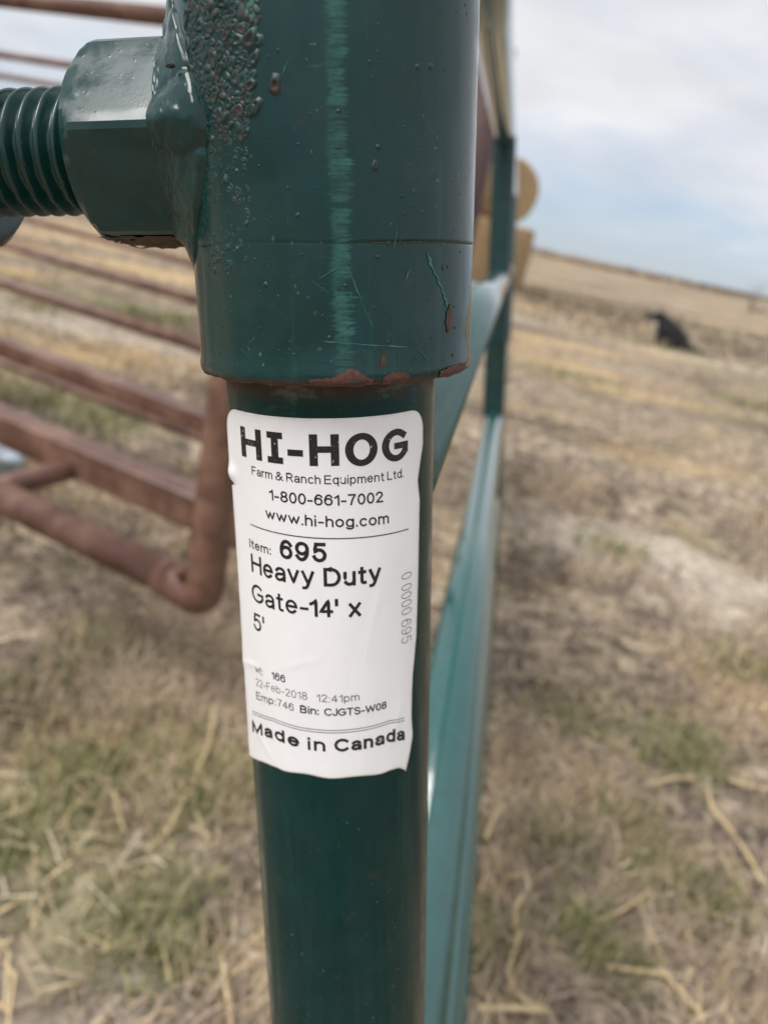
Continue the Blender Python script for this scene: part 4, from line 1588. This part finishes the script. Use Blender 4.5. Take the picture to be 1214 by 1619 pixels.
M_BLACK = fur_mat("black_fur", (0.008, 0.008, 0.009), (0.016, 0.015, 0.015))
M_WHITE = fur_mat("white_fur", (0.55, 0.53, 0.50), (0.42, 0.40, 0.38))
dp = pix_at_z(1056, 545, 0.0)
dz = float(ground_h(np.array(dp[0]), np.array(dp[1])))


def skin_obj(name, verts, edges, radii, mat, parent=None, sub=2, root=0):
    me = bpy.data.meshes.new(name)
    me.from_pydata(verts, edges, [])
    me.materials.append(mat)
    o = bpy.data.objects.new(name, me)
    link(o, parent)
    o.modifiers.new("skin", 'SKIN')
    lay = me.skin_vertices[0] if len(me.skin_vertices) else None
    if lay:
        for i, r in enumerate(radii):
            rr = r if isinstance(r, tuple) else (r, r)
            lay.data[i].radius = rr
            lay.data[i].use_root = (i == root)
    ss = o.modifiers.new("sub", 'SUBSURF')
    ss.levels = sub
    ss.render_levels = sub
    return o


# the dog faces local -X, sitting; base on z=0
dv = [(0.13, 0, 0.15), (0.02, 0, 0.30), (-0.08, 0, 0.43), (-0.13, 0, 0.54), (-0.17, 0, 0.61), (-0.235, 0, 0.615), (-0.31, 0, 0.585), (-0.345, 0, 0.575),   # 0-7 pelvis, loin, chest, neck, skull, brow, muzzle, nose
      (-0.10, 0.075, 0.30), (-0.115, 0.08, 0.15), (-0.12, 0.08, 0.03), (-0.165, 0.08, 0.018),    # 8-11 front leg
      (-0.10, -0.075, 0.30), (-0.115, -0.08, 0.15), (-0.12, -0.08, 0.03), (-0.165, -0.08, 0.018),  # 12-15
      (0.10, 0.12, 0.13), (-0.02, 0.15, 0.16), (0.09, 0.15, 0.035), (-0.04, 0.15, 0.022),        # 16-19 haunch, knee, hock, paw
      (0.10, -0.12, 0.13), (-0.02, -0.15, 0.16), (0.09, -0.15, 0.035), (-0.04, -0.15, 0.022),    # 20-23
      (0.22, 0, 0.06), (0.34, 0.02, 0.035), (0.45, 0.05, 0.035)]                                  # 24-26 tail
de = [(0, 1), (1, 2), (2, 3), (3, 4), (4, 5), (5, 6), (6, 7), (2, 8), (8, 9), (9, 10), (10, 11), (2, 12), (12, 13), (13, 14), (14, 15),
      (0, 16), (16, 17), (17, 18), (18, 19), (0, 20), (20, 21), (21, 22), (22, 23), (0, 24), (24, 25), (25, 26)]
dr = [0.135, 0.14, 0.135, 0.09, 0.085, 0.075, 0.042, 0.03, 0.055, 0.036, 0.03, 0.032, 0.055, 0.036, 0.03, 0.032,
      0.09, 0.06, 0.035, 0.034, 0.09, 0.06, 0.035, 0.034, 0.05, 0.045, 0.02]
dr = [r_ * 1.25 for r_ in dr]
dog = skin_obj("dog", dv, de, dr, M_BLACK)
dog.location = (float(dp[0]), float(dp[1]), dz)
dog.rotation_euler = (0, 0, math.radians(-12))
dog.scale = (1.7, 1.6, 0.86)
tag(dog, "black dog with white chest sitting in the pasture facing left", "dog")
for sy in (1, -1):
    V, F = tube_mesh([(-0.185, 0.05 * sy, 0.665), (-0.18, 0.068 * sy, 0.71), (-0.20, 0.085 * sy, 0.722)], [0.034, 0.024, 0.006], 10)
    mesh_obj("ear", V, F, M_BLACK, dog)
    V, F = blob((-0.262, 0.043 * sy, 0.642), 0.011, 1, 1, 1, 0)
    mesh_obj("eye", V, F, simple_mat("dog_eye", (0.03, 0.015, 0.008), (0.02, 0.01, 0.006), 10, 0.1), dog)
V, F = blob((-0.372, 0, 0.582), 0.018, 1, 1.2, 0.9, 1)
mesh_obj("nose", V, F, simple_mat("dog_nose", (0.01, 0.01, 0.01), (0.02, 0.018, 0.018), 50, 0.3), dog)
V, F = blob((-0.168, 0, 0.40), 0.085, 0.75, 0.95, 1.45, 3)
mesh_obj("white_chest", V, F, M_WHITE, dog)
V, F = blob((-0.252, 0, 0.672), 0.03, 1.2, 0.7, 0.7, 4)
mesh_obj("white_blaze", V, F, M_WHITE, dog)


# ------------------------------------------------------------------ far bushes and dead stems on the rise
def shrub(name, x, y, h, n, lab, cat, group, col):
    z0 = float(ground_h(np.array(x), np.array(y)))
    root = empty(name, (x, y, z0 - 0.02))
    tag(root, lab, cat, group)
    V, F = [], []
    r = random.Random(int(x * 97 + y))
    for k in range(n):
        a, sp = r.uniform(0, 6.28), r.uniform(0.05, 0.45)
        hh = h * r.uniform(0.6, 1.0)
        pts = [(0.1 * math.cos(a), 0.1 * math.sin(a), 0), (sp * h * 0.4 * math.cos(a), sp * h * 0.4 * math.sin(a), hh * 0.5), (sp * h * math.cos(a + 0.3), sp * h * math.sin(a + 0.3), hh)]
        v, f = tube_mesh(pts, [0.012 * h / 2, 0.008 * h / 2, 0.004 * h / 2], 5, cap=False)
        b0 = len(V)
        V += v
        F += [tuple(i + b0 for i in q_) for q_ in f]
    tag(mesh_obj("twigs", V, F, col, root), kind="stuff")


M_TWIG = simple_mat("grey_twigs", (0.26, 0.22, 0.2), (0.32, 0.27, 0.24), 20, 0.9)
v = pix_dir(1192, 470)
v = v / v[1] * 60
shrub("bare_bush", v[0], v[1], 2.6, 26, "bare grey bush standing alone on the skyline at the right edge", "bush", None, M_TWIG)

# low dead weeds: a ragged dark belt beyond the dog, and clumps along the crest of the rise
WP, WL, WW = [], [], []
n = 26000
yy = rng.uniform(14, 46, n)
xx = yy * rng.uniform(-0.15, 0.85, n)
belt = np.exp(-((yy - 21 - 2.5 * (vnoise(xx * 0.12, xx * 0 + 3, 33) - 0.5) * 4) / 5.5) ** 2)
pat = vnoise(xx * 0.22, yy * 0.20, 31) * 0.6 + vnoise(xx * 0.9, yy * 0.7, 32) * 0.4
k = rng.random(n) < belt * np.clip((pat - 0.34) * 4.0, 0.0, 1)
WP.append(np.stack([xx[k], yy[k]], 1))
WL.append(rng.uniform(0.08, 0.26, k.sum()))
WW.append(rng.uniform(0.015, 0.04, k.sum()))
n = 9000
yy = rng.uniform(60, 260, n)
xx = yy * rng.uniform(0.0, 0.75, n)
k = vnoise(xx * 0.05, yy * 0.03, 41) * 0.6 + vnoise(xx * 0.2, yy * 0.1, 42) * 0.4 > 0.56
WP.append(np.stack([xx[k], yy[k]], 1))
WL.append(rng.uniform(0.3, 0.9, k.sum()))
WW.append(rng.uniform(0.2, 0.5, k.sum()))
P = np.concatenate(WP)
n = len(P)
tag(blades("dead_weeds", P, np.concatenate(WL), rng.uniform(0.2, 1.2, n), rng.uniform(0, 6.28, n), np.concatenate(WW),
           np.array([(0.12, 0.088, 0.062), (0.16, 0.115, 0.078), (0.10, 0.092, 0.05)])[rng.integers(0, 3, n)], M_BLADE), "dark dead weeds in a ragged belt across the far pasture", "weeds", kind="stuff")
